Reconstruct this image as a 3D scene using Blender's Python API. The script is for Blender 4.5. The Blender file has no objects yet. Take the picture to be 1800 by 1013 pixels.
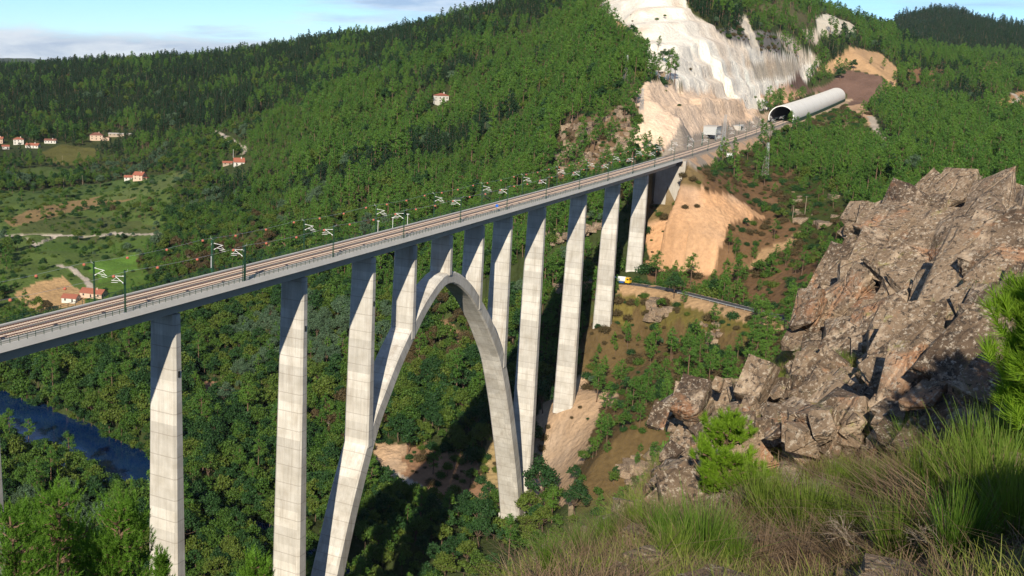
import bpy, bmesh, math, random
import numpy as np
from mathutils import Vector, Matrix

random.seed(11)
rng = np.random.default_rng(11)
SC = bpy.context.scene
COL = SC.collection
ZC = 200.0                                   # the eye stands 200 m above the river

# ------------------------------------------------------------------ camera
FPX, CXP, CYP, PITCH, ROLL = 1900.0, 623.0, 506.5, math.atan(.2088), 0.03
vF = np.array([0, math.cos(PITCH), -math.sin(PITCH)])
_r0 = np.array([1.0, 0, 0]); _u0 = np.cross(_r0, vF)
vR = math.cos(ROLL) * _r0 + math.sin(ROLL) * _u0
vU = -math.sin(ROLL) * _r0 + math.cos(ROLL) * _u0
cd = bpy.data.cameras.new('camera')
cam = bpy.data.objects.new('camera', cd); COL.objects.link(cam)
cam.matrix_world = Matrix(((vR[0], vU[0], -vF[0], 0), (vR[1], vU[1], -vF[1], 0),
                           (vR[2], vU[2], -vF[2], ZC), (0, 0, 0, 1)))
cd.sensor_width = 36.0; cd.lens = 36.0 * FPX / 1800.0; cd.shift_x = (900 - CXP) / 1800.0
cd.clip_start = 0.3; cd.clip_end = 30000
SC.camera = cam

# ------------------------------------------------------------------ sun, sky, exposure
SUN_AZ, SUN_EL = math.radians(17.0), math.radians(28.5)     # direction the light travels / height
sd = bpy.data.lights.new('sun', 'SUN'); sd.energy = 5.0; sd.angle = math.radians(.5); sd.color = (1, .90, .74)
sun = bpy.data.objects.new('sun', sd); COL.objects.link(sun)
ldir = Vector((math.sin(SUN_AZ) * math.cos(SUN_EL), math.cos(SUN_AZ) * math.cos(SUN_EL), -math.sin(SUN_EL)))
sun.rotation_euler = ldir.to_track_quat('-Z', 'Y').to_euler()
W = bpy.data.worlds.new('World'); SC.world = W; W.use_nodes = True
nt = W.node_tree; nt.nodes.clear()
def N(t, typ, **kw):
    n = t.nodes.new(typ)
    for k, v in kw.items():
        if k.startswith('i_'):
            n.inputs[int(k[2:]) if k[2:].isdigit() else k[2:].replace('_', ' ')].default_value = v
        else:
            setattr(n, k, v)
    return n
def mth(t, op, a, b=None, c=None):
    n = t.nodes.new('ShaderNodeMath'); n.operation = op
    for i, v in enumerate((a, b, c)):
        if v is None: continue
        if hasattr(v, 'is_linked') or hasattr(v, 'links'): t.links.new(v, n.inputs[i])
        else: n.inputs[i].default_value = v
    return n.outputs[0]
def mixc(t, fac, a, b, mode='MIX'):
    n = t.nodes.new('ShaderNodeMix'); n.data_type = 'RGBA'; n.blend_type = mode
    for i, v in ((0, fac), (6, a), (7, b)):
        if hasattr(v, 'links'): t.links.new(v, n.inputs[i])
        elif i == 0: n.inputs[i].default_value = v
        else: n.inputs[i].default_value = (*v, 1) if len(v) == 3 else v
    return n.outputs[2]
def ramp(t, fac, stops, interp='LINEAR'):
    n = t.nodes.new('ShaderNodeValToRGB'); r = n.color_ramp; r.interpolation = interp
    while len(r.elements) < len(stops): r.elements.new(.5)
    for e, (p, c) in zip(r.elements, stops):
        e.position = p; e.color = (c, c, c, 1) if not hasattr(c, '__len__') else (*c, 1)
    t.links.new(fac, n.inputs[0]); return n.outputs[0]
sky = N(nt, 'ShaderNodeTexSky', sky_type='NISHITA', sun_disc=False, sun_elevation=SUN_EL,
        sun_rotation=SUN_AZ + math.pi, altitude=1500, air_density=.8, dust_density=0, ozone_density=3.0)
tc = N(nt, 'ShaderNodeTexCoord'); sep = N(nt, 'ShaderNodeSeparateXYZ'); nt.links.new(tc.outputs['Generated'], sep.inputs[0])
mp = N(nt, 'ShaderNodeMapping'); mp.inputs['Scale'].default_value = (5, 5, 26); nt.links.new(tc.outputs['Generated'], mp.inputs[0])
n1 = N(nt, 'ShaderNodeTexNoise', i_Scale=2.3, i_Detail=8, i_Roughness=.6, i_Distortion=.3); nt.links.new(mp.outputs[0], n1.inputs[0])
mp2 = N(nt, 'ShaderNodeMapping'); mp2.inputs['Scale'].default_value = (2.2, 2.2, 20); nt.links.new(tc.outputs['Generated'], mp2.inputs[0])
n2 = N(nt, 'ShaderNodeTexNoise', i_Scale=2.0, i_Detail=6, i_Roughness=.55); nt.links.new(mp2.outputs[0], n2.inputs[0])
# stratus bank low over the horizon, ragged top, broken patches higher up
ztop = mth(nt, 'MULTIPLY_ADD', n1.outputs['Fac'], .030, .003)
bank = N(nt, 'ShaderNodeMapRange', interpolation_type='SMOOTHSTEP')
nt.links.new(mth(nt, 'SUBTRACT', ztop, sep.outputs['Z']), bank.inputs[0])
bank.inputs[1].default_value = -.006; bank.inputs[2].default_value = .007
patch = ramp(nt, n2.outputs['Fac'], [(.50, 0), (.66, .75)])
cloud = mth(nt, 'MAXIMUM', mth(nt, 'MULTIPLY', bank.outputs[0], .9), patch)
ccol = mixc(nt, ramp(nt, n1.outputs['Fac'], [(.36, 0), (.62, 1)]), (2.8, 3.5, 4.9), (6.0, 6.3, 6.8))
skc = mixc(nt, cloud, mixc(nt, 1, sky.outputs[0], (.72, .88, 1.0), 'MULTIPLY'), ccol)
bg = N(nt, 'ShaderNodeBackground', i_Strength=.10); nt.links.new(skc, bg.inputs[0])
wo = N(nt, 'ShaderNodeOutputWorld'); nt.links.new(bg.outputs[0], wo.inputs[0])
vs = SC.view_settings; vs.view_transform = 'Standard'; vs.look = 'None'; vs.gamma = 1; vs.exposure = 0.42; vs.use_curve_mapping = False
SC.cycles.max_bounces = 4; SC.cycles.diffuse_bounces = 3; SC.cycles.glossy_bounces = 2; SC.cycles.transmission_bounces = 2
SC.cycles.transparent_max_bounces = 6; SC.cycles.use_denoising = True; SC.cycles.caustics_reflective = False; SC.cycles.caustics_refractive = False

# ------------------------------------------------------------------ numpy noise
_perm = rng.random((256, 256)).astype(np.float64)
def vnoise(x, y):
    xi = np.floor(x).astype(np.int64); yi = np.floor(y).astype(np.int64)
    fx = x - xi; fy = y - yi; fx = fx * fx * (3 - 2 * fx); fy = fy * fy * (3 - 2 * fy)
    a = _perm[xi & 255, yi & 255]; b = _perm[(xi + 1) & 255, yi & 255]
    c = _perm[xi & 255, (yi + 1) & 255]; d = _perm[(xi + 1) & 255, (yi + 1) & 255]
    return (a + (b - a) * fx) * (1 - fy) + (c + (d - c) * fx) * fy
def fbm(x, y, o=4, g=.5):
    s = 0; a = 1; t = 0
    for i in range(o):
        s = s + a * (vnoise(x * 2 ** i + 17.3 * i, y * 2 ** i + 9.1 * i) - .5); t += a; a *= g
    return s / t * 2
def sstep(a, b, x):
    t = np.clip((x - a) / (b - a), 0, 1); return t * t * (3 - 2 * t)

# ------------------------------------------------------------------ lie of the land
def ray(x, y): return (x - CXP) / FPX * vR - (y - CYP) / FPX * vU + vF
def zray(x, y, d):
    v = ray(x, y); return ZC + v[2] * d / math.hypot(v[0], v[1])
# the bridge axis: straight in plan, a gentle sag in height. S runs along it, n to its right
TH = .515843; BA = np.array([-44.903, 208.461]); BD = np.array([math.sin(TH), math.cos(TH)]); BN = np.array([math.cos(TH), -math.sin(TH)])
def deckz(S): return ZC - 50.015 - .003036 * S + 1.8377e-5 * S * S
def Bp(S, n, z): p = BA + S * BD + n * BN; return (p[0], p[1], z)
MID = -6.0
# profiles (distance from the view point, height of the ground) along bearings; 'y' entries give the bearing's sight line instead of a height
PROF = {
 0: dict(h=[(3, 198), (30, 170), (100, 110), (200, 50), (300, 14), (400, 6), (535, 4), (640, 4), (700, 18), (800, 35), (900, 42), (1000, 48), (1150, 58), (1300, 75), (1500, 88), (1700, 108), (2000, 138), (2350, 161), (2700, 150), (4000, 120)]),
 200: dict(h=[(3, 198), (30, 170), (100, 110), (200, 50), (300, 12), (400, 5), (470, 4), (545, 4), (600, 18), (700, 30), (780, 38), (900, 45), (1000, 50), (1200, 62), (1350, 78), (1500, 96), (1800, 135), (2200, 178), (2350, 182), (2700, 165), (4000, 120)]),
 400: dict(h=[(3, 198), (30, 170), (100, 110), (200, 50), (300, 12), (400, 5), (480, 4), (530, 7), (590, 14), (660, 27), (760, 41), (840, 55), (960, 75), (1100, 94), (1250, 114), (1500, 136), (1800, 170), (2100, 199), (2250, 202), (2700, 180), (4000, 120)]),
 600: dict(h=[(3, 198), (30, 170), (100, 110), (200, 50), (280, 12), (380, 5), (450, 5), (510, 8), (570, 22), (650, 45), (750, 65), (850, 90), (1000, 123), (1150, 149), (1300, 170), (1450, 168), (1700, 188), (2000, 228), (2150, 246), (2500, 230), (4000, 140)]),
 750: dict(h=[(3, 198), (30, 172), (100, 112), (200, 52), (280, 14), (340, 5), (430, 6), (470, 13), (500, 20), (550, 30), (610, 44), (680, 61), (780, 80), (900, 110), (1080, 149), (1250, 187), (1420, 212), (1550, 214), (1800, 256), (1920, 268), (2300, 260), (4000, 150)]),
 900: dict(h=[(3, 198), (8, 195.7), (11, 194.6), (16, 189), (30, 175), (100, 122), (200, 62), (300, 20), (400, 9), (455, 12), (490, 29), (560, 43), (610, 57), (690, 77), (780, 103), (900, 136), (1080, 180), (1300, 222), (1500, 275), (1700, 300), (2200, 300), (4000, 160)]),
 1000: dict(h=[(3, 198), (8, 195.9), (14, 193.6), (20, 188), (30, 177), (100, 128), (200, 75), (300, 40), (400, 20), (450, 20), (505, 48), (560, 74), (610, 100), (660, 122), (700, 150), (760, 172), (900, 194), (1150, 236), (1350, 278), (1500, 310), (2000, 320), (4000, 180)]),
 1100: dict(h=[(3, 198), (8, 196), (18, 192.5), (26, 186), (40, 174), (100, 135), (200, 92), (300, 66), (400, 56), (480, 55), (540, 66), (575, 87), (610, 100), (650, 124), (680, 138), (720, 176), (745, 190), (850, 209), (1050, 258), (1250, 310), (1600, 330), (4000, 200)]),
 1200: dict(h=[(3, 198), (10, 195.2), (14, 194), (24, 192), (32, 186), (45, 176), (100, 150), (200, 110), (300, 84), (400, 70), (430, 70), (490, 73), (530, 79), (560, 87), (592, 94), (612, 128), (660, 141), (700, 150), (735, 170), (765, 187), (800, 191), (850, 199), (950, 223), (1080, 260), (1250, 310), (1600, 340), (4000, 220)]),
 1300: dict(h=[(3, 198), (9.5, 195.4), (18, 193.2), (30, 191.3), (40, 186), (55, 176), (100, 152), (200, 115), (300, 92), (400, 80), (470, 76), (540, 86), (600, 104), (650, 128), (700, 141), (780, 149), (830, 156), (880, 168), (960, 182), (1100, 212), (1300, 275), (1500, 330), (4000, 240)]),
 1400: dict(h=[(3, 198), (9.5, 195.4), (14, 194.3), (24, 192.5), (36, 191.4), (50, 184), (100, 160), (200, 125), (300, 103), (400, 92), (470, 88), (520, 92), (560, 102), (600, 114), (660, 128), (740, 140), (860, 147), (960, 160), (1050, 170), (1150, 182), (1300, 216), (1450, 256), (1700, 300), (2000, 310), (4000, 240)]),
 1500: dict(h=[(3, 198), (9.5, 195.3), (16, 194.0), (22, 193.2), (26, 193.2), (32, 193.4), (38, 194.2), (50, 186), (100, 165), (200, 140), (300, 122), (400, 115), (500, 116), (600, 125), (700, 136), (800, 144), (950, 149), (1100, 158), (1250, 168), (1400, 200), (1550, 224), (1750, 250), (2000, 292), (2200, 280), (3000, 230), (3600, 330), (4200, 290)]),
 1600: dict(h=[(3, 198.2), (9, 195.7), (18, 194.0), (24, 193.9), (32, 194.4), (40, 195.4), (55, 188), (100, 168), (200, 150), (300, 138), (450, 135), (600, 143), (800, 151), (1000, 158), (1200, 165), (1350, 178), (1500, 198), (1700, 228), (1900, 234), (2300, 215), (3200, 330), (4000, 452), (4400, 440), (6000, 300)]),
 1700: dict(h=[(3, 198.3), (9, 196), (12, 195.4), (17, 194.8), (24, 194.6), (32, 195.3), (40, 196.1), (55, 189), (100, 170), (200, 155), (400, 147), (600, 150), (900, 157), (1200, 168), (1400, 190), (1700, 215), (2000, 236), (2500, 240), (3300, 330), (3800, 366), (4200, 350), (6000, 280)]),
 1800: dict(h=[(3, 198.4), (9, 196.3), (12, 195.7), (17, 195.2), (22, 195.6), (32, 196.8), (50, 190), (100, 172), (200, 158), (400, 150), (700, 150), (1100, 163), (1600, 190), (2000, 215), (2400, 232), (3000, 290), (3500, 332), (4200, 320), (6000, 260)]),
}
def _az(x): v = ray(x, 300); return math.atan2(v[0], v[1])
_back = [(3, 198.6), (40, 203), (120, 206), (300, 196), (900, 170), (4000, 150)]
_left = [(3, 198), (30, 184), (80, 158), (143, 149.2), (260, 140), (500, 120), (1200, 150), (4000, 140)]
_cols = [(-math.pi, _back), (math.radians(-110), _left), (math.radians(-66), _left),
         (math.radians(-40), [(3, 198), (30, 172), (100, 118), (200, 60), (300, 24), (450, 8), (640, 5), (900, 45), (1500, 95), (2300, 160), (4000, 120)])]
_cols += [(_az(x), p['h']) for x, p in PROF.items()]
_cols += [(math.radians(48), [(3, 198.5), (12, 197), (40, 198), (60, 194), (200, 168), (600, 155), (1500, 185), (3500, 300), (6000, 250)]), (math.radians(90), _back), (math.pi, _back)]
_LD = np.linspace(math.log(2), math.log(12000), 620); _AZ = np.linspace(-math.pi, math.pi, 1441)
_tab = np.stack([np.interp(_LD, [math.log(a) for a, b in p], [b for a, b in p]) for _, p in _cols])
_ca = np.array([a for a, _ in _cols]); TAB = np.stack([np.interp(_AZ, _ca, _tab[:, j]) for j in range(len(_LD))], 1)
def _blur(a, ax, r):
    k = np.exp(-.5 * (np.arange(-3 * r, 3 * r + 1) / r) ** 2); k /= k.sum()
    p = np.pad(a, [(3 * r, 3 * r) if i == ax else (0, 0) for i in range(2)], mode='edge')
    return np.apply_along_axis(lambda v: np.convolve(v, k, 'valid'), ax, p)
TAB = _blur(_blur(TAB, 0, 4), 1, 2)
RIV = np.array([(-420, 760), (-300, 668), (-181, 570), (-95, 486), (-45, 442), (33, 372), (110, 305), (200, 245), (330, 190)], float)
RIVW = 20.0
def pldist(x, y, P):
    best = np.full(np.shape(x), 1e9); tt = np.zeros(np.shape(x)); acc = 0.
    for a, b in zip(P[:-1], P[1:]):
        e = b[:2] - a[:2]; L = math.hypot(*e)
        t = np.clip(((x - a[0]) * e[0] + (y - a[1]) * e[1]) / (L * L), 0, 1)
        d = np.hypot(x - a[0] - t * e[0], y - a[1] - t * e[1])
        m = d < best; best = np.where(m, d, best); tt = np.where(m, acc + t, tt); acc += 1
    return best, tt
ROAD = None
PULL = []
def terrain(x, y, carve=True):
    x = np.asarray(x, float); y = np.asarray(y, float)
    d = np.hypot(x, y) + 1e-6; az = np.arctan2(x, y); ld = np.log(np.clip(d, 2, 12000))
    u = (az + math.pi) / (2 * math.pi) * 1440; v = (ld - _LD[0]) / (_LD[1] - _LD[0])
    ui = np.clip(u.astype(int), 0, 1439); vi = np.clip(v.astype(int), 0, 618); fu = u - ui; fv = v - vi
    z = (TAB[ui, vi] * (1 - fu) + TAB[ui + 1, vi] * fu) * (1 - fv) + (TAB[ui, vi + 1] * (1 - fu) + TAB[ui + 1, vi + 1] * fu) * fv
    far = sstep(380, 900, d)
    z = z + far * (fbm(x / 150, y / 150, 4) * 7) + sstep(60, 300, d) * fbm(x / 34, y / 34, 3) * 1.6 + fbm(x / 2.3, y / 2.3, 3) * .22 * (1 - sstep(30, 80, d)) * sstep(4, 12, d)
    z = z + sstep(2500, 4000, d) * fbm(x / 420, y / 420, 4) * 22
    # river
    rd, _ = pldist(x, y, RIV)
    rw = RIVW - 16.5 * sstep(-110, -60, x)
    z = np.where(rd < 140, np.minimum(z, -3 + np.maximum(0, rd - rw + 4 * fbm(x / 25, y / 25, 2)) * .9), z)
    z = np.where((rd > rw + 6) & (d > 250), np.maximum(z, 1.2), z)
    if carve:
        S = (x - BA[0]) * BD[0] + (y - BA[1]) * BD[1]; n = (x - BA[0]) * BN[0] + (y - BA[1]) * BN[1] - MID
        zt = deckz(S) - .25
        rough = fbm(x / 9, y / 9, 4) * 2.0 + fbm(S / 5, n / 40, 3) * 1.2
        up = np.maximum(0, S - 1207) * .36; on = (S > 457) & (S < 1600); csl = np.interp(S, [760, 860], [1.55, .5])
        wl = np.where(S < 560, 9.0, np.where(S < 800, 15., 12.))
        cut = zt + np.maximum(0, -n - wl) * csl + np.where(-n - wl > .5, rough, 0)
        bench = 22 + 2 * fbm(S / 40, n / 40, 2)
        cut = np.where((-n - wl > bench / 1.55) & (S < 800), zt + bench + np.maximum(0, -n - wl - bench / 1.55 - 7) * 1.2 + rough, cut)
        fill = zt - np.maximum(0, np.abs(n) - 8.5) * .72
        wc = np.where(S < 800, 1., 1 - sstep(26, 60, -n))
        zz = z * (1 - wc) + np.minimum(z, cut + up) * wc
        zz = np.where(n > 0, np.minimum(zz, zt + np.maximum(0, n - 13) * .3 + up), zz); zz = np.where(S < 1215, np.maximum(zz, fill), zz)
        z = np.where(on, zz, z)
        cone = deckz(457) - .6 - np.hypot(np.maximum(0, 457 - S), np.maximum(0, np.abs(n) - 8.6)) * .8
        cone = cone - np.maximum(0, 9.4 - np.abs(n)) * 30
        z = np.where((S <= 457) & (S > 415), np.maximum(z, cone + fbm(x / 6, y / 6, 3) * .8), z)
        # level ground in front of the abutment, below its wall
        z = np.where((S <= 458) & (S > 425) & (np.abs(n) < 9), np.minimum(z, 126.5), z)
        for px_, py_, dz_ in PULL:
            z = z + dz_ * np.exp(-((x - px_) ** 2 + (y - py_) ** 2) / (2 * 11. ** 2))
        if ROAD is not None:
            for P, w, up in ROAD:
                rd, t = pldist(x, y, P); rz = np.interp(t, np.arange(len(P)), P[:, 2])
                k = np.maximum(0, rd - w)
                z = np.where(k < 60, np.clip(z, rz - k * .62 - np.maximum(0, k - 12) * 1.6, rz + k * up + np.maximum(0, k - 25) * 2), z)
    return z
def at(x, y, dmin=70., dmax=6000.):
    "where the sight line (x, y) meets the ground"
    v = ray(x, y); h = math.hypot(v[0], v[1]); d = dmin * (dmax / dmin) ** np.linspace(0, 1, 2400)
    X = v[0] / h * d; Y = v[1] / h * d; Z = ZC + v[2] / h * d; T = terrain(X, Y); k = np.nonzero(T >= Z)[0]
    i = k[0] if len(k) else len(d) - 1
    return np.array([X[i], Y[i], T[i]])
def atd(x, y, d):
    v = ray(x, y); k = d / math.hypot(v[0], v[1]); return np.array([v[0] * k, v[1] * k, ZC + v[2] * k])
def pix(P):
    P = np.asarray(P, float) - np.array([0, 0, ZC]); dd = P @ vF
    return CXP + FPX * (P @ vR) / dd, CYP - FPX * (P @ vU) / dd, dd
def g(x, y): return float(terrain(np.array([x]), np.array([y]))[0])
# ------------------------------------------------------------------ roads and ground colours
def pl(pts): return np.array([atd(*p) for p in pts])
ROAD = [(pl([(1010, 490, 568), (1090, 498, 557), (1150, 505, 549), (1200, 515, 540), (1260, 530, 525), (1320, 545, 510), (1390, 562, 496), (1460, 592, 480), (1540, 625, 465)]), 5.2, 1.3)]
for S_p, z_p in ((297.75, 49.5), (348, 78.5), (397.75, 98.3)):            # the knolls the three tall piers stand on
    q_ = Bp(S_p, MID, 0); PULL.append((q_[0], q_[1], z_p - g(q_[0], q_[1])))
def track_on_ground(pts, w):
    return (np.array([at(x, y) for x, y in pts]), w, 1.2)
ROAD2 = [track_on_ground([(1530, 205), (1538, 225), (1546, 240), (1575, 262), (1610, 274), (1655, 281)], 3.2),
         track_on_ground([(-40, 416), (40, 413), (110, 414), (200, 412), (285, 411)], 2.6),
         track_on_ground([(48, 418), (62, 432), (100, 414)], 1.8),
         track_on_ground([(105, 468), (128, 474), (150, 492), (168, 518)], 2.2),
         track_on_ground([(378, 232), (405, 246), (432, 262), (428, 270)], 3.0),
         track_on_ground([(640, 812), (690, 836), (752, 868), (790, 890)], 2.0),
         track_on_ground([(1640, 215), (1720, 196), (1770, 192), (1795, 175), (1780, 165)], 3.0)]
WHITE, CREAM, PINK, ORNG = (.76, .70, .60), (.58, .46, .34), (.50, .29, .155), (.52, .31, .16)
SAND, TAN, DARKR, BROWN = (.44, .30, .185), (.34, .22, .10), (.15, .13, .11), (.155, .095, .072)
HEATH, CORN, MEAD, DRYG = (.085, .062, .022), (.10, .19, .028), (.075, .125, .024), (.15, .135, .045)
# (outline, colour, share of trees that stand there, roughness of its edge)
AREAS = [
 ([(-60, 345), (40, 335), (310, 298), (300, 345), (290, 420), (245, 450), (245, 520), (170, 545), (-60, 560)], (.085, .125, .030), .18, 4),
 ([(28, 518), (60, 500), (110, 486), (124, 500), (150, 520), (165, 538), (60, 548), (40, 532)], (.42, .27, .13), 0, 1.5),
 ([(150, 470), (175, 458), (205, 455), (240, 445), (242, 505), (190, 520), (168, 485)], CORN, 0, 2),
 ([(60, 424), (265, 418), (255, 436), (140, 446), (60, 442)], MEAD, .04, 2),
 ([(6, 388), (60, 366), (120, 355), (180, 345), (232, 337), (240, 348), (175, 362), (110, 376), (60, 394), (20, 400)], (.24, .165, .075), .05, 3),
 ([(30, 400), (110, 378), (200, 382), (280, 400), (280, 410), (40, 412)], (.08, .10, .03), .10, 3),
 ([(0, 440), (60, 452), (140, 448), (150, 470), (100, 470), (40, 480), (0, 480)], (.085, .125, .03), .06, 3),
 ([(250, 322), (300, 306), (340, 300), (300, 330), (230, 350), (160, 352)], (.10, .13, .04), .05, 3),
 ([(20, 300), (80, 294), (150, 300), (140, 312), (40, 322)], (.07, .10, .028), .08, 3),
 ([(170, 500), (250, 470), (262, 500), (210, 540), (150, 548)], (.075, .13, .022), .04, 3),
 ([(75, 268), (110, 253), (172, 262), (165, 288), (110, 292), (80, 285)], (.11, .105, .03), .03, 3),
 ([(0, 345), (60, 336), (120, 330), (200, 318), (300, 303), (302, 312), (210, 332), (120, 347), (0, 362)], (.07, .11, .03), .05, 3),
 ([(455, 431), (512, 431), (516, 442), (458, 443)], (.50, .34, .2), 0, 1.5),
 ([(648, 780), (722, 772), (728, 800), (700, 838), (650, 822)], SAND, .02, 3),
 ([(722, 772), (780, 790), (830, 815), (850, 880), (800, 895), (740, 870), (690, 838)], (.26, .15, .085), .10, 3),
 ([(850, 770), (905, 770), (915, 890), (840, 890)], (.33, .24, .115), .04, 3),
 ([(925, 895), (935, 740), (960, 690), (1030, 655), (1092, 672), (1070, 720), (1040, 770), (1008, 840), (1000, 892), (960, 905)], SAND, .02, 3),
 ([(745, 555), (800, 570), (842, 615), (835, 628), (790, 602), (745, 585)], (.26, .16, .09), .06, 2),
 ([(340, 664), (375, 668), (422, 690), (420, 702), (350, 690)], (.32, .18, .11), .1, 2),
 ([(1035, 640), (1050, 560), (1100, 520), (1200, 530), (1390, 572), (1390, 620), (1250, 690), (1190, 760), (1110, 860), (1010, 900), (1000, 850), (1080, 700)], (.115, .078, .034), .5, 5),
 ([(1050, 560), (1100, 510), (1200, 522), (1390, 570), (1330, 600), (1180, 560)], (.13, .105, .03), .12, 4),
 ([(1130, 345), (1230, 300), (1330, 290), (1400, 300), (1500, 380), (1480, 500), (1420, 560), (1300, 530), (1150, 495), (1135, 420)], (.15, .088, .045), .16, 5),
 ([(1360, 330), (1400, 300), (1480, 340), (1500, 380), (1480, 430), (1420, 420), (1380, 370)], (.05, .065, .016), .12, 4),
 ([(1135, 368), (1180, 348), (1240, 341), (1300, 353), (1350, 380), (1300, 392), (1272, 402), (1266, 440), (1248, 490), (1190, 478), (1136, 470)], PINK, .01, 1.5),
 ([(1316, 478), (1338, 440), (1372, 424), (1412, 406), (1410, 415), (1360, 450), (1330, 482)], (.36, .23, .12), 0, 2),
 ([(970, 268), (1000, 200), (1050, 215), (1108, 175), (1100, 140), (1130, 150), (1120, 200), (1090, 290), (1030, 305), (985, 330)], (.16, .105, .06), .22, 4),
 ([(1086, 292), (1100, 255), (1128, 205), (1112, 168), (1170, 150), (1240, 158), (1322, 184), (1345, 205), (1345, 222), (1240, 245), (1190, 262)], (.66, .49, .35), .01, 1.2),
 ([(1052, 0), (1062, 30), (1090, 66), (1130, 78), (1142, 100), (1108, 116), (1150, 132), (1200, 150), (1250, 160), (1300, 182), (1352, 188), (1366, 165), (1400, 142), (1444, 106), (1424, 92), (1398, 100), (1330, 88), (1262, 56), (1215, 24), (1205, 0)], WHITE, .006, 1.5),
 ([(1052, 14), (1066, 24), (1100, 44), (1112, 62), (1088, 64)], (.48, .30, .17), .0, 1.5),
 ([(1078, 52), (1112, 52), (1122, 70), (1096, 66)], (.12, .085, .06), .0, 1.5),
 ([(1256, 54), (1300, 52), (1372, 66), (1374, 100), (1330, 90), (1290, 72)], (.17, .155, .14), .03, 1.5),
 ([(1284, 30), (1312, 26), (1326, 60), (1336, 92), (1322, 90), (1308, 58)], (.60, .53, .43), .0, 1),
 ([(1366, 60), (1400, 75), (1440, 98), (1436, 106), (1400, 98), (1378, 84)], (.62, .52, .40), .0, 1),
 ([(1434, 30), (1470, 30), (1518, 54), (1494, 68), (1436, 56)], (.62, .55, .44), .0, 1),
 ([(1410, 56), (1436, 54), (1440, 78), (1416, 66)], (.6, .5, .4), .0, 1),
 ([(1312, 10), (1350, 8), (1420, 20), (1432, 52), (1412, 56), (1380, 36), (1330, 30)], (.11, .10, .045), .35, 1),
 ([(1335, 168), (1380, 150), (1400, 140), (1426, 162), (1395, 176), (1362, 188)], (.52, .31, .19), .02, 1.5),
 ([(1310, 108), (1400, 104), (1415, 110), (1380, 140), (1330, 140)], (.45, .38, .29), .0, 1.5),
 ([(1384, 152), (1404, 126), (1490, 124), (1546, 134), (1562, 156), (1530, 182), (1490, 188), (1490, 166), (1430, 160)], BROWN, .02, 1.5),
 ([(1420, 118), (1470, 100), (1502, 85), (1545, 92), (1578, 122), (1576, 152), (1546, 172), (1562, 145), (1546, 132), (1490, 123), (1440, 124)], (.46, .29, .155), .05, 2),
 ([(1400, 222), (1488, 184), (1530, 205), (1562, 246), (1500, 240), (1440, 226)], (.17, .155, .06), .06, 2),
 ([(1486, 188), (1516, 182), (1545, 222), (1536, 228)], (.44, .28, .17), .02, 1.5),
 ([(1690, 192), (1760, 178), (1800, 160), (1860, 165), (1860, 210), (1700, 212)], (.34, .2, .1), .06, 2),
 ([(1580, 118), (1660, 122), (1660, 145), (1600, 145)], (.2, .11, .06), .25, 2),
 ([(1706, 100), (1730, 106), (1776, 118), (1740, 132), (1722, 122)], (.24, .13, .075), .03, 3),
]
AREAS = [(np.array([at(*p)[:2] for p in a]), np.array(c), t, e) for a, c, t, e in AREAS]
def inpoly(x, y, P):
    r = np.zeros(x.shape, bool)
    x0, y0 = P.min(0) - 9; x1, y1 = P.max(0) + 9
    m = np.nonzero((x > x0) & (x < x1) & (y > y0) & (y < y1))[0]
    if not len(m): return r
    xs, ys = x[m], y[m]; q = np.zeros(len(m), bool)
    for a, b in zip(P, np.roll(P, -1, 0)):
        if a[1] == b[1]: continue
        q ^= ((a[1] > ys) != (b[1] > ys)) & (xs < (b[0] - a[0]) * (ys - a[1]) / (b[1] - a[1]) + a[0])
    r[m] = q; return r
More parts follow.
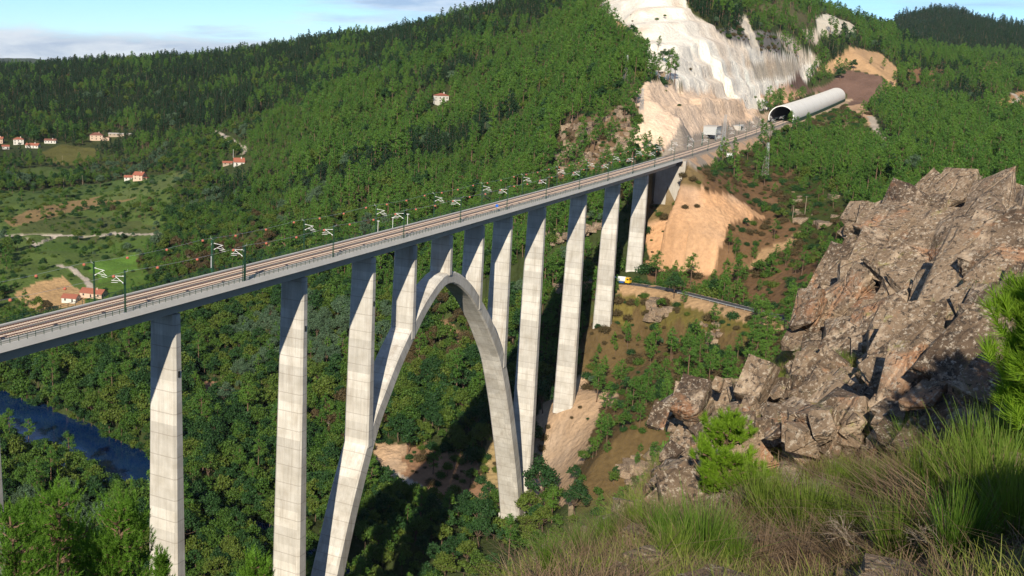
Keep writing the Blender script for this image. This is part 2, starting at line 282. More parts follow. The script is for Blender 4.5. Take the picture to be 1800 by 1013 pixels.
def landcover(x, y):
    d = np.hypot(x, y); n = len(x)
    c = np.empty((n, 3)); c[:] = (.042, .056, .018)
    f = fbm(x / 30, y / 30, 3)[:, None]; c *= 1 + .45 * f
    c += np.clip(fbm(x / 60 + 50, y / 60, 3)[:, None], 0, 1) * np.array([.03, .02, .006])
    tree = np.ones(n)
    nx = fbm(x / 14 + 7, y / 14, 3); ny = fbm(x / 14, y / 14 + 31, 3)
    for P, col, t, e in AREAS:
        ee = e * np.where(d > 820, .5, 2.2); m = inpoly(x + nx * ee, y + ny * ee, P)
        k = 1 + .22 * fbm(x[m] / 11, y[m] / 11, 4)[:, None] + .1 * fbm(x[m] / 2.5, y[m] / 2.5, 2)[:, None] * (d[m] < 820)[:, None]
        c[m] = col * k; tree[m] = t
        if t < .03 and col.sum() > .9 and m.any():          # bare rock: streaks down the face, rusty and grey patches
            xs, ys = x[m], y[m]; sk = fbm((xs * .93 - ys * .37) / 3.2, (xs * .37 + ys * .93) / 45, 4)[:, None]; pt = np.clip(fbm(xs / 26 + 11, ys / 26, 4)[:, None] * 2.2, 0, 1); pg = np.clip(fbm(xs / 20 - 31, ys / 20, 4)[:, None] * 2.4, 0, 1)
            c[m] = c[m] * (1 + .18 * sk * (d[m] < 820)[:, None]); c[m] = c[m] * (1 - .4 * pt) + np.array((.50, .33, .20)) * .4 * pt; c[m] = c[m] * (1 - .25 * pg) + np.array((.36, .33, .29)) * .25 * pg
    # railway formation, cut faces, road verges
    S = (x - BA[0]) * BD[0] + (y - BA[1]) * BD[1]; nn = (x - BA[0]) * BN[0] + (y - BA[1]) * BN[1] - MID
    m = (S > 457) & (S < 1214) & (nn < 14) & (nn > -18); c[m] = np.array((.30, .25, .20)) * (1 + .15 * f[m]); tree[m] = 0
    m = (S > 462) & (S < 820) & (nn > 8.5) & (nn < 15) & (fbm(x / 9, y / 9, 2) > -.1); c[m] = (.46, .30, .19)
    m = (S > 442) & (S < 457) & (np.abs(nn) < 20); tree[m] = .04; c[m] = np.array((.17, .12, .055)) * (1 + .3 * f[m])
    m = (S > 780) & (S < 1290) & (nn > 0) & (nn < 48); tree[m] *= .04
    m = (S > 457) & (S < 800) & (nn > 0) & (nn < 26); tree[m] *= .12
    m = (S > 820) & (S < 1214) & (nn > -22) & (nn < 17); tree[m] = 0; c[m] = np.array((.42, .31, .21)) * (1 + .2 * f[m])
    for P, w, up in ROAD:
        rd, t = pldist(x, y, P); m = rd < w + 5.5; side = rd < 60
        m &= (fbm(x / 7, y / 7, 3) > -.35) | (rd < w); c[m] = np.array((.40, .26, .14)) * (1 + .3 * f[m]); tree[rd < w + 4] = 0
    for P, w, up in ROAD2:
        rd, t = pldist(x, y, P); m = rd < w; c[m] = np.array((.42, .36, .29)) if up else 0; tree[rd < w + 3] = 0
    rd, t = pldist(x, y, RIV); rw = RIVW - 16.5 * sstep(-110, -60, x); m = rd < rw + 1; c[m] = (.03, .03, .02); tree[rd < rw + 1] = 0
    # the near crag: stony soil
    k = 1 - sstep(45, 90, d)
    near = np.array((.16, .105, .06)) * (1 + .5 * fbm(x / .9, y / .9, 4)[:, None])
    c = c * (1 - k[:, None]) + near * k[:, None]; tree *= d > 70
    return np.clip(c, .004, .8), tree

# ------------------------------------------------------------------ materials
MATS = {}
def mat(name, rough=.8, spec=.3):
    m = bpy.data.materials.new(name); m.use_nodes = True; t = m.node_tree; b = t.nodes['Principled BSDF']
    b.inputs['Roughness'].default_value = rough; b.inputs['Specular IOR Level'].default_value = spec; MATS[name] = m
    return m, t, b
def coord(t, kind='Object', scale=None):
    c = t.nodes.new('ShaderNodeTexCoord').outputs[kind]
    if scale is None: return c
    m = t.nodes.new('ShaderNodeMapping'); m.inputs['Scale'].default_value = scale; t.links.new(c, m.inputs[0]); return m.outputs[0]
def noise(t, vec, s, det=4, r=.55, dist=0, out='Fac'):
    n = t.nodes.new('ShaderNodeTexNoise'); n.inputs['Scale'].default_value = s; n.inputs['Detail'].default_value = det
    n.inputs['Roughness'].default_value = r; n.inputs['Distortion'].default_value = dist; t.links.new(vec, n.inputs[0]); return n.outputs[out]
def voro(t, vec, s, feat='F1', out='Distance', rnd=1):
    n = t.nodes.new('ShaderNodeTexVoronoi'); n.feature = feat; n.inputs['Scale'].default_value = s; n.inputs['Randomness'].default_value = rnd
    t.links.new(vec, n.inputs[0]); return n.outputs[out]
def bump(t, b, h, strength=.5, dist=.1):
    n = t.nodes.new('ShaderNodeBump'); n.inputs['Strength'].default_value = strength; n.inputs['Distance'].default_value = dist
    t.links.new(h, n.inputs['Height']); t.links.new(n.outputs[0], b.inputs['Normal'])
def plain(name, col, rough=.7, var=.12, scale=3, metal=0, spec=.3):
    m, t, b = mat(name, rough, spec); c = coord(t)
    k = mth(t, 'MULTIPLY_ADD', noise(t, c, scale, 5), 2 * var, 1 - var)
    t.links.new(mixc(t, 1, (*col, 1), k, 'MULTIPLY'), b.inputs['Base Color']); b.inputs['Metallic'].default_value = metal
    bump(t, b, noise(t, c, scale * 6, 3), .12, .03)
    return m
def sock(t, v): n = t.nodes.new('ShaderNodeValue'); n.outputs[0].default_value = v; return n.outputs[0]

m, t, b = mat('earth', .95, .1)
a = t.nodes.new('ShaderNodeAttribute'); a.attribute_name = 'Col'; c = coord(t)
k = mth(t, 'MULTIPLY_ADD', noise(t, c, .5, 8, .7), .9, .55)
k2 = mth(t, 'MULTIPLY_ADD', noise(t, c, .045, 5, .6), .5, .75)
col = mixc(t, 1, mixc(t, 1, a.outputs['Color'], k, 'MULTIPLY'), k2, 'MULTIPLY')
# fallen blocks and gullies on bare rock: relief only
st = coord(t, 'Object', (1, 1, .22)); rel = mth(t, 'ADD', noise(t, st, .22, 8, .68, .6), mth(t, 'MULTIPLY', voro(t, c, .35), .35))
t.links.new(col, b.inputs['Base Color']); bump(t, b, rel, .8, 1.6)

m, t, b = mat('concrete', .85, .25)
uv = t.nodes.new('ShaderNodeUVMap').outputs[0]; sp = t.nodes.new('ShaderNodeSeparateXYZ'); t.links.new(uv, sp.inputs[0])
def lines(axis, pitch, w):
    q = mth(t, 'DIVIDE', sp.outputs[axis], pitch); fr = mth(t, 'FRACT', q); e = mth(t, 'ABSOLUTE', mth(t, 'SUBTRACT', fr, .5))
    return mth(t, 'GREATER_THAN', e, .5 - w / pitch)
jn = mth(t, 'MAXIMUM', lines('Y', 5.0, .11), mth(t, 'MULTIPLY', lines('X', 2.4, .05), .55))
pan = t.nodes.new('ShaderNodeTexWhiteNoise'); pan.noise_dimensions = '2D'
cmb = t.nodes.new('ShaderNodeCombineXYZ'); t.links.new(mth(t, 'FLOOR', mth(t, 'DIVIDE', sp.outputs['X'], 7.2)), cmb.inputs[0]); t.links.new(mth(t, 'FLOOR', mth(t, 'MULTIPLY_ADD', sp.outputs['Y'], .2, .5)), cmb.inputs[1]); t.links.new(cmb.outputs[0], pan.inputs['Vector'])
oc = coord(t); streak = noise(t, coord(t, 'Object', (1, 1, .07)), 1.3, 6, .65); blot = noise(t, oc, .22, 6, .6)
k = mth(t, 'MULTIPLY', mth(t, 'MULTIPLY_ADD', streak, .56, .70), mth(t, 'MULTIPLY_ADD', pan.outputs['Value'], .28, .86))
base = mixc(t, ramp(t, blot, [(.35, 0), (.7, 1)]), (.55, .525, .475), (.42, .39, .335))
base = mixc(t, 1, base, k, 'MULTIPLY')
base = mixc(t, mth(t, 'MULTIPLY', jn, .45), base, (.20, .17, .14))
base = mixc(t, ramp(t, noise(t, coord(t, 'Object', (1, 1, .12)), .35, 7, .7), [(.54, 0), (.72, .6)]), base, (.27, .22, .17))
t.links.new(base, b.inputs['Base Color'])
bump(t, b, mth(t, 'SUBTRACT', noise(t, oc, 4, 5), mth(t, 'MULTIPLY', jn, 1.2)), .35, .05)

m, t, b = mat('deck_concrete', .85, .25)
oc = coord(t, 'Object'); k = mth(t, 'MULTIPLY_ADD', noise(t, oc, .35, 7, .65), .36, .80)
t.links.new(mixc(t, 1, (.47, .455, .415, 1), k, 'MULTIPLY'), b.inputs['Base Color']); bump(t, b, noise(t, oc, 3, 5), .25, .05)

m, t, b = mat('ballast', .95, .1)
oc = coord(t); v = voro(t, oc, 6, 'F1', 'Color')
t.links.new(mixc(t, 1, (.23, .21, .19, 1), mixc(t, .45, (1, 1, 1), v), 'MULTIPLY'), b.inputs['Base Color']); bump(t, b, voro(t, oc, 7), 1, .08)
plain('sleeper', (.52, .42, .34), .9, .15, 2)
plain('rail_rust', (.16, .075, .045), .6, .2, 3)
plain('mast_green', (.012, .055, .028), .5, .2, 2, 0, .4)
plain('galvanised', (.50, .52, .52), .45, .12, 3, .55)
plain('white_tube', (.74, .74, .72), .4, .08, 2)
plain('orange_ball', (.42, .13, .08), .45, .1, 2)
plain('white_wall', (.60, .57, .51), .85, .1, .6)
plain('cream_wall', (.55, .40, .30), .85, .12, .6)
plain('stone_wall', (.38, .30, .23), .9, .2, 1)
plain('tile', (.30, .105, .065), .85, .3, 2)
plain('brown_tile', (.20, .085, .06), .85, .3, 2)
plain('shutter', (.035, .035, .035), .3, .2, 2)
plain('wood_pole', (.30, .24, .18), .9, .2, 2)
plain('truck_white', (.75, .75, .74), .4, .06, 1)
plain('truck_yellow', (.72, .42, .02), .4, .06, 1)
plain('truck_blue', (.03, .09, .32), .4, .06, 1)
plain('rubber', (.012, .012, .012), .8, .2, 3)
plain('blue_sign', (.02, .12, .5), .4, .05, 2)
plain('pole_concrete', (.44, .41, .37), .9, .15, 2)
plain('asphalt', (.055, .055, .058), .9, .2, .6)
plain('road_paint', (.68, .68, .64), .8, .15, 1)
plain('tunnel_shell', (.74, .71, .64), .75, .10, .25)
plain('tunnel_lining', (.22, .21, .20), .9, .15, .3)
plain('tunnel_band', (.012, .052, .026), .7, .2, .3)
plain('bark', (.11, .075, .05), .95, .35, 3)
plain('pine_bark', (.15, .095, .062), .95, .35, 3)
plain('dead_wood', (.24, .20, .155), .9, .2, 5)

m, t, b = mat('water', .10, .3)
c = coord(t); t.links.new(mixc(t, ramp(t, noise(t, c, .03, 4), [(.4, 0), (.65, 1)]), (.003, .016, .058), (.005, .024, .085)), b.inputs['Base Color'])
bump(t, b, noise(t, c, .6, 4, .6), .10, .2)

def leafmat(name, c1, c2, c3, trans=.22, hue=.5):
    m = bpy.data.materials.new(name); m.use_nodes = True; t = m.node_tree; t.nodes.clear(); MATS[name] = m
    oi = t.nodes.new('ShaderNodeObjectInfo'); geo = t.nodes.new('ShaderNodeNewGeometry')
    c = mixc(t, ramp(t, oi.outputs['Random'], [(0, 0), (.5, .35), (.8, 1)]), c1, c2)
    c = mixc(t, mth(t, 'MULTIPLY', ramp(t, geo.outputs['Random Per Island'], [(.2, 0), (1, 1)]), .65), c, c3)
    nz = noise(t, coord(t, 'Object'), .8, 3); c = mixc(t, 1, c, mth(t, 'MULTIPLY_ADD', nz, .9, .55), 'MULTIPLY')
    d = t.nodes.new('ShaderNodeBsdfPrincipled'); d.inputs['Roughness'].default_value = .62; d.inputs['Specular IOR Level'].default_value = .22
    tr = t.nodes.new('ShaderNodeBsdfTranslucent'); mx = t.nodes.new('ShaderNodeMixShader'); mx.inputs[0].default_value = trans
    t.links.new(c, d.inputs['Base Color']); t.links.new(mixc(t, 1, c, (1.25, 1.35, .6, 1), 'MULTIPLY'), tr.inputs[0])
    t.links.new(d.outputs[0], mx.inputs[1]); t.links.new(tr.outputs[0], mx.inputs[2])
    o = t.nodes.new('ShaderNodeOutputMaterial'); t.links.new(mx.outputs[0], o.inputs[0]); return m
leafmat('pine_needles', (0.049, 0.128, 0.020), (0.091, 0.183, 0.024), (0.104, 0.207, 0.032))
leafmat('oak_leaves', (0.038, 0.098, 0.014), (0.102, 0.134, 0.022), (0.090, 0.162, 0.024))
leafmat('pale_leaves', (0.061, 0.116, 0.061), (0.083, 0.138, 0.072), (0.110, 0.165, 0.094))
leafmat('dark_leaves', (0.018, 0.057, 0.016), (0.030, 0.081, 0.021), (0.039, 0.092, 0.023))
leafmat('cloud_shade_conifer_leaves', (.010, .036, .014), (.016, .048, .017), (.022, .058, .018))  # leaf tone darkened to carry the cloud shadow over the far hills
leafmat('crown_needles', (.08, .19, .018), (.10, .22, .02), (.17, .30, .04), .3)
leafmat('rust_leaves', (.085, .062, .028), (.105, .075, .035), (.11, .09, .04))
leafmat('near_needles', (.13, .25, .016), (.16, .28, .018), (.24, .36, .03), .35)
leafmat('broom', (.07, .15, .016), (.13, .18, .026), (.16, .24, .035), .3)
leafmat('brown_stems', (.12, .075, .045), (.17, .115, .07), (.22, .16, .10), .15)
leafmat('dry_stalks', (.16, .11, .062), (.21, .15, .085), (.27, .20, .125), .15)
leafmat('green_grass', (.13, .20, .028), (.20, .235, .045), (.27, .26, .075), .3)

# ------------------------------------------------------------------ mesh helpers
def mesh(name, v, f, mats, mi=None, smooth=False, uv=None):
    me = bpy.data.meshes.new(name); v = np.asarray(v, float)
    if isinstance(f, np.ndarray):
        k = f.shape[1]; nf = len(f)
        me.vertices.add(len(v)); me.vertices.foreach_set('co', v.ravel())
        me.loops.add(nf * k); me.loops.foreach_set('vertex_index', f.ravel().astype(np.int32))
        me.polygons.add(nf); me.polygons.foreach_set('loop_start', np.arange(0, nf * k, k, dtype=np.int32)); me.polygons.foreach_set('loop_total', np.full(nf, k, dtype=np.int32))
    else:
        me.from_pydata([tuple(p) for p in v], [], [tuple(q) for q in f])
    for m in (mats if isinstance(mats, (list, tuple)) else [mats]): me.materials.append(MATS[m])
    if mi is not None: me.polygons.foreach_set('material_index', np.asarray(mi, np.int32))
    me.polygons.foreach_set('use_smooth', np.full(len(me.polygons), smooth))
    if uv is not None:
        l = me.uv_layers.new(name='UVMap'); l.data.foreach_set('uv', np.asarray(uv, float).ravel())
    me.update(calc_edges=True); me.validate(); return me
def link(name, data, parent=None, loc=None, rot=None, label=None, cat=None, group=None, kind=None):
    o = bpy.data.objects.new(name, data); COL.objects.link(o)
    if parent is not None: o.parent = parent
    if loc is not None: o.location = loc
    if rot is not None: o.rotation_euler = rot
    for k, v in (('label', label), ('category', cat), ('group', group), ('kind', kind)):
        if v: o[k] = v
    return o
def copytree(o, parent=None, **kw):
    c = o.copy(); COL.objects.link(c); c.parent = parent
    for ch in o.children: copytree(ch, c)
    for k, v in kw.items(): c[k] = v
    return c
class MB:
    "collects simple solids into one mesh"
    def __init__(s): s.v = []; s.f = []; s.m = []
    def add(s, v, f, m=0):
        o = len(s.v); s.v += [tuple(p) for p in v]; s.f += [tuple(i + o for i in q) for q in f]; s.m += [m] * len(f); return s
    def box(s, x0, x1, y0, y1, z0, z1, m=0):
        return s.add([(x0, y0, z0), (x1, y0, z0), (x1, y1, z0), (x0, y1, z0), (x0, y0, z1), (x1, y0, z1), (x1, y1, z1), (x0, y1, z1)],
              [(0, 3, 2, 1), (4, 5, 6, 7), (0, 1, 5, 4), (1, 2, 6, 5), (2, 3, 7, 6), (3, 0, 4, 7)], m)
    def tube(s, a, b, r0, r1=None, k=8, m=0, cap=True):
        a = Vector(a); b = Vector(b); r1 = r0 if r1 is None else r1; q = (b - a).to_track_quat('Z', 'Y')
        v = []
        for p, r in ((a, r0), (b, r1)):
            for i in range(k): v.append(p + q @ Vector((r * math.cos(2 * math.pi * i / k), r * math.sin(2 * math.pi * i / k), 0)))
        f = [(i, (i + 1) % k, k + (i + 1) % k, k + i) for i in range(k)]
        if cap: f += [tuple(range(k))[::-1], tuple(range(k, 2 * k))]
        return s.add(v, f, m)
    def path(s, pts, rad, k=7, m=0):
        for i in range(len(pts) - 1): s.tube(pts[i], pts[i + 1], rad[i], rad[i + 1], k, m, cap=(i in (0, len(pts) - 2)))
        return s
    def prism(s, prof, y0, y1, m=0):      # profile in x,z pushed along y
        k = len(prof); v = [(x, y0, z) for x, z in prof] + [(x, y1, z) for x, z in prof]
        f = [(i, (i + 1) % k, k + (i + 1) % k, k + i) for i in range(k)] + [tuple(range(k))[::-1], tuple(range(k, 2 * k))]
        return s.add(v, f, m)
    def mesh(s, name, mats, smooth=False): return mesh(name, s.v, s.f, mats, s.m, smooth)

# ------------------------------------------------------------------ the ground, one sheet out to the horizon
def steps(a, b, k): return list(a * (b / a) ** (np.arange(int(math.log(b / a) / k)) / (math.log(b / a) / k)))
DR = np.array([1.2, 2.5] + steps(4, 60, .013) + steps(60, 400, .014) + steps(400, 950, .0055) + steps(950, 1500, .0036) + steps(1500, 2500, .010) + steps(2500, 5200, .016) + steps(5200, 14000, .15) + [14000.])
AZR = np.radians(np.concatenate([np.arange(-180, -26, 4), np.arange(-26, -20, .5), np.arange(-20, 35.01, .088), np.arange(35.5, 44, .5), np.arange(44, 180, 4)]))
nr, na = len(DR), len(AZR)
gx = (DR[:, None] * np.sin(AZR)[None]).ravel(); gy = (DR[:, None] * np.cos(AZR)[None]).ravel(); gz = terrain(gx, gy)
i = np.arange(nr * na).reshape(nr, na); j = np.roll(i, -1, 1)
fq = np.stack([i[:-1].ravel(), i[1:].ravel(), j[1:].ravel(), j[:-1].ravel()], 1)[:, ::-1]
gc, _ = landcover(gx, gy); _rk = np.clip((gc.sum(1) - .75) * 2.5, 0, 1) * (np.hypot(gx, gy) > 400) * (np.hypot(gx, gy) < 2300)
_S = (gx - BA[0]) * BD[0] + (gy - BA[1]) * BD[1]; _n = (gx - BA[0]) * BN[0] + (gy - BA[1]) * BN[1] - MID
_rk *= ~((_S > 440) & (_n > -17) & (_n < 16))
gz = gz + _rk * np.where(gc.sum(1) > 1.45, .35, 1) * np.where(np.hypot(gx, gy) < 820, (.5 - np.abs(fbm(gx / 7, gy / 7 + gz / 9, 4))) * 2.6 - .9 + np.abs(fbm(gx / 2.6, gy / 2.6 + gz / 4, 3)) * 1.1, (.5 - np.abs(fbm(gx / 38, gy / 38, 3))) * 9 - 3)
_q = gz / 15 + .5 * fbm(gx / 60, gy / 60, 2); _fr = _q - np.floor(_q); _w = (gc.sum(1) > 1.15) & (np.hypot(gx, gy) > 820) & (np.hypot(gx, gy) < 2300) & ~((_S > 440) & (_n > -17) & (_n < 16))
gz = gz + np.where(_w, .62 * 15 * (sstep(.3, .75, _fr) - _fr), 0)                  # quarried benches
me = mesh('ground', np.stack([gx, gy, gz], 1), np.ascontiguousarray(fq), 'earth', smooth=True)
ca = me.color_attributes.new('Col', 'FLOAT_COLOR', 'POINT'); ca.data.foreach_set('color', np.concatenate([gc, np.ones((len(gc), 1))], 1).astype(np.float32).ravel())
link('ground', me, kind='structure', label='wooded valley sides, fields and bare cut slopes')
# river
w = []
for k in range(len(RIV)):
    e = RIV[min(k + 1, len(RIV) - 1)] - RIV[max(k - 1, 0)]; e /= np.hypot(*e); q = np.array([-e[1], e[0]]) * (RIVW + 8); w += [RIV[k] + q, RIV[k] - q]
link('river', mesh('river', [(p[0], p[1], 0) for p in w], [(2 * k, 2 * k + 1, 2 * k + 3, 2 * k + 2) for k in range(len(RIV) - 1)], 'water'), kind='structure', label='dark blue river in the valley bottom')
# the valley road: asphalt, edge lines, guard rail
def smoothpl(P, n=8):
    t = np.linspace(0, len(P) - 1, (len(P) - 1) * n + 1); Q = np.stack([np.interp(t, np.arange(len(P)), P[:, k]) for k in range(3)], 1)
    for _ in range(12): Q[1:-1] = (Q[:-2] + 2 * Q[1:-1] + Q[2:]) / 4
    return Q
RD = smoothpl(ROAD[0][0]); ROAD[0] = (RD[::4].copy(), ROAD[0][1], ROAD[0][2])
def ribbon(P, a, b, dz):
    v = []
    for k in range(len(P)):
        e = P[min(k + 1, len(P) - 1)] - P[max(k - 1, 0)]; q = np.array([e[1], -e[0]]) / np.hypot(e[0], e[1])
        v += [(*(P[k][:2] + q * a), P[k][2] + dz), (*(P[k][:2] + q * b), P[k][2] + dz)]
    return v, [(2 * k, 2 * k + 1, 2 * k + 3, 2 * k + 2) for k in range(len(P) - 1)]
rd = link('road', mesh('road', *ribbon(RD, -3.4, 3.4, .22), 'asphalt'), kind='structure', label='narrow asphalt road along the valley side')
for a_, b_ in ((-3.1, -2.95), (2.95, 3.1)): link('edge_line', mesh('edge_line', *ribbon(RD, a_, b_, .228), 'road_paint'), rd)
# ------------------------------------------------------------------ the viaduct
def ring_solid(rings, closed_caps=True):
    "rings: list of equal-length point loops -> verts, faces, uv (u round the section, v along)"
    k = len(rings[0]); v = [p for r in rings for p in r]; f = []; uv = []
    vv = [0.]
    for a, b in zip(rings[:-1], rings[1:]): vv.append(vv[-1] + float(np.linalg.norm(np.mean(b, 0) - np.mean(a, 0))))
    for j in range(len(rings) - 1):
        r = np.array(rings[j]); us = [0.]
        for i in range(k): us.append(us[-1] + float(np.linalg.norm(r[(i + 1) % k] - r[i])))
        for i in range(k):
            f.append((j * k + i, j * k + (i + 1) % k, (j + 1) * k + (i + 1) % k, (j + 1) * k + i))
            uv += [(us[i], vv[j]), (us[i + 1], vv[j]), (us[i + 1], vv[j + 1]), (us[i], vv[j + 1])]
    if closed_caps:
        n = len(rings) - 1
        f.append(tuple(range(k))[::-1]); uv += [(0.5, .5)] * k
        f.append(tuple(n * k + i for i in range(k))); uv += [(.5, .5)] * k
    return v, f, uv
def octo(w, t, c):      # w across the bridge (n), t along it (S)
    a, b = w / 2, t / 2
    return [(-a + c, -b), (a - c, -b), (a, -b + c), (a, b - c), (a - c, b), (-a + c, b), (-a, b - c), (-a, -b + c)]
EX = Matrix(((BN[0], BD[0], 0, 0), (BN[1], BD[1], 0, 0), (0, 0, 1, 0), (0, 0, 0, 1)))       # local x = n, y = S
ROTZ = math.atan2(BN[1], BN[0])
viaduct = link('viaduct', None, loc=(*Bp(159, MID, 0)[:2], 0), rot=(0, 0, ROTZ),
               label='tall concrete railway viaduct with a pointed arch over the wooded gorge', cat='viaduct')
def vl(S, n, z): return (n - MID, S - 159, z)         # viaduct's own frame
def vpart(name, v, f, m, uv=None, parent=viaduct, kind=None, smooth=False):
    return link(name, mesh(name, v, f, m, uv=uv, smooth=smooth), parent, kind=kind)
U_ = np.array([0, 5, 10, 20, 26, 36, 51, 60, 63.5, 71, 76.5, 83, 87, 90]); ZE = ZC - np.array([66.2, 67, 68.7, 74.2, 79, 87.5, 104, 121, 128, 146, 159, 179, 191, 201])
def extrados(S): return np.interp(abs(S - 159), U_, ZE)
PIERS = [-134, -83, -32, 19, 70.25, 106.75, 133, 159, 185.25, 211.25, 246.5, 297.75, 348, 397.75]
for S in PIERS:
    top = deckz(S) - 4.15; x, y, _ = Bp(S, MID, 0)
    if 100 < S < 215: bot = extrados(S) - 4.5 if abs(S - 159) > 4 else extrados(S) - 1.2
    else: bot = g(x, y) - 3
    h = top - bot; rings = []
    nz = max(2, int(h / 4))
    for q in range(nz + 1):
        dn = h * (1 - q / nz); w = 7.0 + .021 * dn; tt = 2.5 + .020 * dn
        rings.append([vl(S + b, MID + a, bot + h * q / nz) for a, b in octo(w, tt, .55)])
    # a shallow cap below the bearings
    rings.append([vl(S + b, MID + a, top + .02) for a, b in octo(6.5, 2.1, .4)])
    v, f, uv = ring_solid(rings)
    p = vpart('pier', v, f, 'concrete', uv)
    for a in (-2.1, 2.1): link('bearing', MB().box(a - .5, a + .5, S - 159 - .5, S - 159 + .5, top, top + .26).mesh('bearing', 'rubber'), p)
    if S < 110 and S > 0:
        mb = MB().box(3.505 + .021 * 13.5 / 2, 3.62 + .021 * 13.5 / 2, S - 159 - .4, S - 159 + .25, top - 14, top - 12.6); link('access_hatch', mb.mesh('access_hatch', 'shutter'), p)
# arch rib
cl = []
ss = np.concatenate([np.linspace(-90, -6, 40), np.linspace(-5, 5, 5), np.linspace(6, 90, 40)])
ze = np.array([np.interp(abs(s), U_, ZE) for s in ss])
for _ in range(2): ze[1:-1] = (ze[:-2] + 2 * ze[1:-1] + ze[2:]) / 4
rings = []
for q, s in enumerate(ss):
    a, b = max(q - 1, 0), min(q + 1, len(ss) - 1); tx, tz = ss[b] - ss[a], ze[b] - ze[a]; L = math.hypot(tx, tz); nx_, nz_ = tz / L, -tx / L   # points to the inside
    u = abs(s) / 90; th = 4.0 + 1.6 * u; w = 6.6 + 2.2 * u; c = .5
    sec = [(-w / 2 + c, 0), (w / 2 - c, 0), (w / 2, c), (w / 2, th - c), (w / 2 - c, th), (-w / 2 + c, th), (-w / 2, th - c), (-w / 2, c)]
    rings.append([(a_, s + nx_ * e, ze[q] + nz_ * e) for a_, e in sec])
v, f, uv = ring_solid(rings); vpart('arch_rib', v, f, 'concrete', uv)
for s in (-1, 1):                                    # springing blocks
    x, y, _ = Bp(159 + s * 90, MID, 0); mb = MB().box(-6.5, 6.5, s * 88 - 6, s * 88 + 6, g(x, y) - 8, max(g(x, y) + .6, ZC - 200)); link('springing_block', mb.mesh('springing_block', 'deck_concrete'), viaduct)
# deck girder
SEC = [(-.05, .14), (.55, -.95), (.3, -1.05), (-2.6, -1.45), (-3.1, -3.9), (-8.9, -3.9), (-9.4, -1.45), (-12.2, -1.0), (-12.45, -.95), (-12.0, .14), (-11.8, .14), (-11.8, -.02), (-.25, -.02), (-.25, .14)]
st = np.arange(-172, 458.1, 5.0); st[-1] = 457.5
rings = [[vl(S, n, deckz(S) + z) for n, z in SEC] for S in st]
v, f, uv = ring_solid(rings); vpart('deck_girder', v, f, 'deck_concrete', uv)
# ballast walls / cable ducts along both sides
for n0, n1, hh in ((-2.0, -1.55, .42), (-10.5, -9.75, .62)):
    rings = [[vl(S, n0, deckz(S) - .02), vl(S, n1, deckz(S) - .02), vl(S, n1, deckz(S) + hh), vl(S, n0, deckz(S) + hh)] for S in st]
    v, f, uv = ring_solid(rings); vpart('cable_duct', v, f, 'deck_concrete', uv)
# abutment: front wall and splayed wing walls
mb = MB()
zb = ZC - 76; za = deckz(455) - .2
S0 = 456.0 - 159
mb.add([(-7.6, S0, zb), (7.6, S0, zb), (7.6, S0, za - 3.9), (-7.6, S0, za - 3.9), (-7.6, S0 + 2, zb), (7.6, S0 + 2, zb), (7.6, S0 + 2, za - 3.9), (-7.6, S0 + 2, za - 3.9)],
       [(0, 1, 2, 3), (5, 4, 7, 6), (3, 2, 6, 7), (0, 3, 7, 4), (1, 5, 6, 2)])
ab = link('abutment', mb.mesh('abutment', 'concrete'), viaduct)
for s in (-1, 1):
    mb = MB(); x0, x1 = s * 6.9, s * 7.62
    A_ = [(min(x0, x1) if q == 0 else max(x0, x1)) for q in (0, 1)]
    prof = [(S0 - .0, zb), (S0 - .01, za - .85), (S0 + 24, deckz(480) - .9), (S0 + 24, deckz(480) - 2.4), (S0 + 4.0, zb)]
    v = [(A_[0], a_, b_) for a_, b_ in prof] + [(A_[1] + (.9 * s if s > 0 else 0), a_ + (0 if i_ else 0), b_) for i_, (a_, b_) in enumerate(prof)]
    k = len(prof); mb.add(v, [(i_, (i_ + 1) % k, k + (i_ + 1) % k, k + i_) for i_ in range(k)] + [tuple(range(k))[::-1], tuple(range(k, 2 * k))])
    link('wing_wall', mb.mesh('wing_wall', 'concrete'), ab)
# railings: green posts and three bars
def bar_along(n, z, r, S0_, S1_, mname, parent, name, step=10.):
    Ss = np.append(np.arange(S0_, S1_, step), S1_)
    rings = [[vl(S, n - r, deckz(S) + z - r), vl(S, n + r, deckz(S) + z - r), vl(S, n + r, deckz(S) + z + r), vl(S, n - r, deckz(S) + z + r)] for S in Ss]
    v, f, uv = ring_solid(rings); return vpart(name, v, f, mname, None, parent)
post_me = MB().box(-.04, .04, -.04, .04, 0, 1.12).mesh('post', 'mast_green')
for n in (-.15, -11.9):
    rl = bar_along(n, 1.10, .04, -170, 457, 'mast_green', viaduct, 'railing')
    for z in (.38, .74): bar_along(n, z, .025, -170, 457, 'mast_green', rl, 'bar')
    far_posts = MB()
    for S in np.arange(-170, 457, 2.0):
        x, y, z = vl(S, n, deckz(S) - .02)
        if n > -1 and -60 <= S < 200: link('post', post_me, rl, loc=(x, y, z))
        else: far_posts.box(x - .04, x + .04, y - .04, y + .04, z, z + 1.12)
    link('posts', far_posts.mesh('posts', 'mast_green'), rl, kind='stuff')

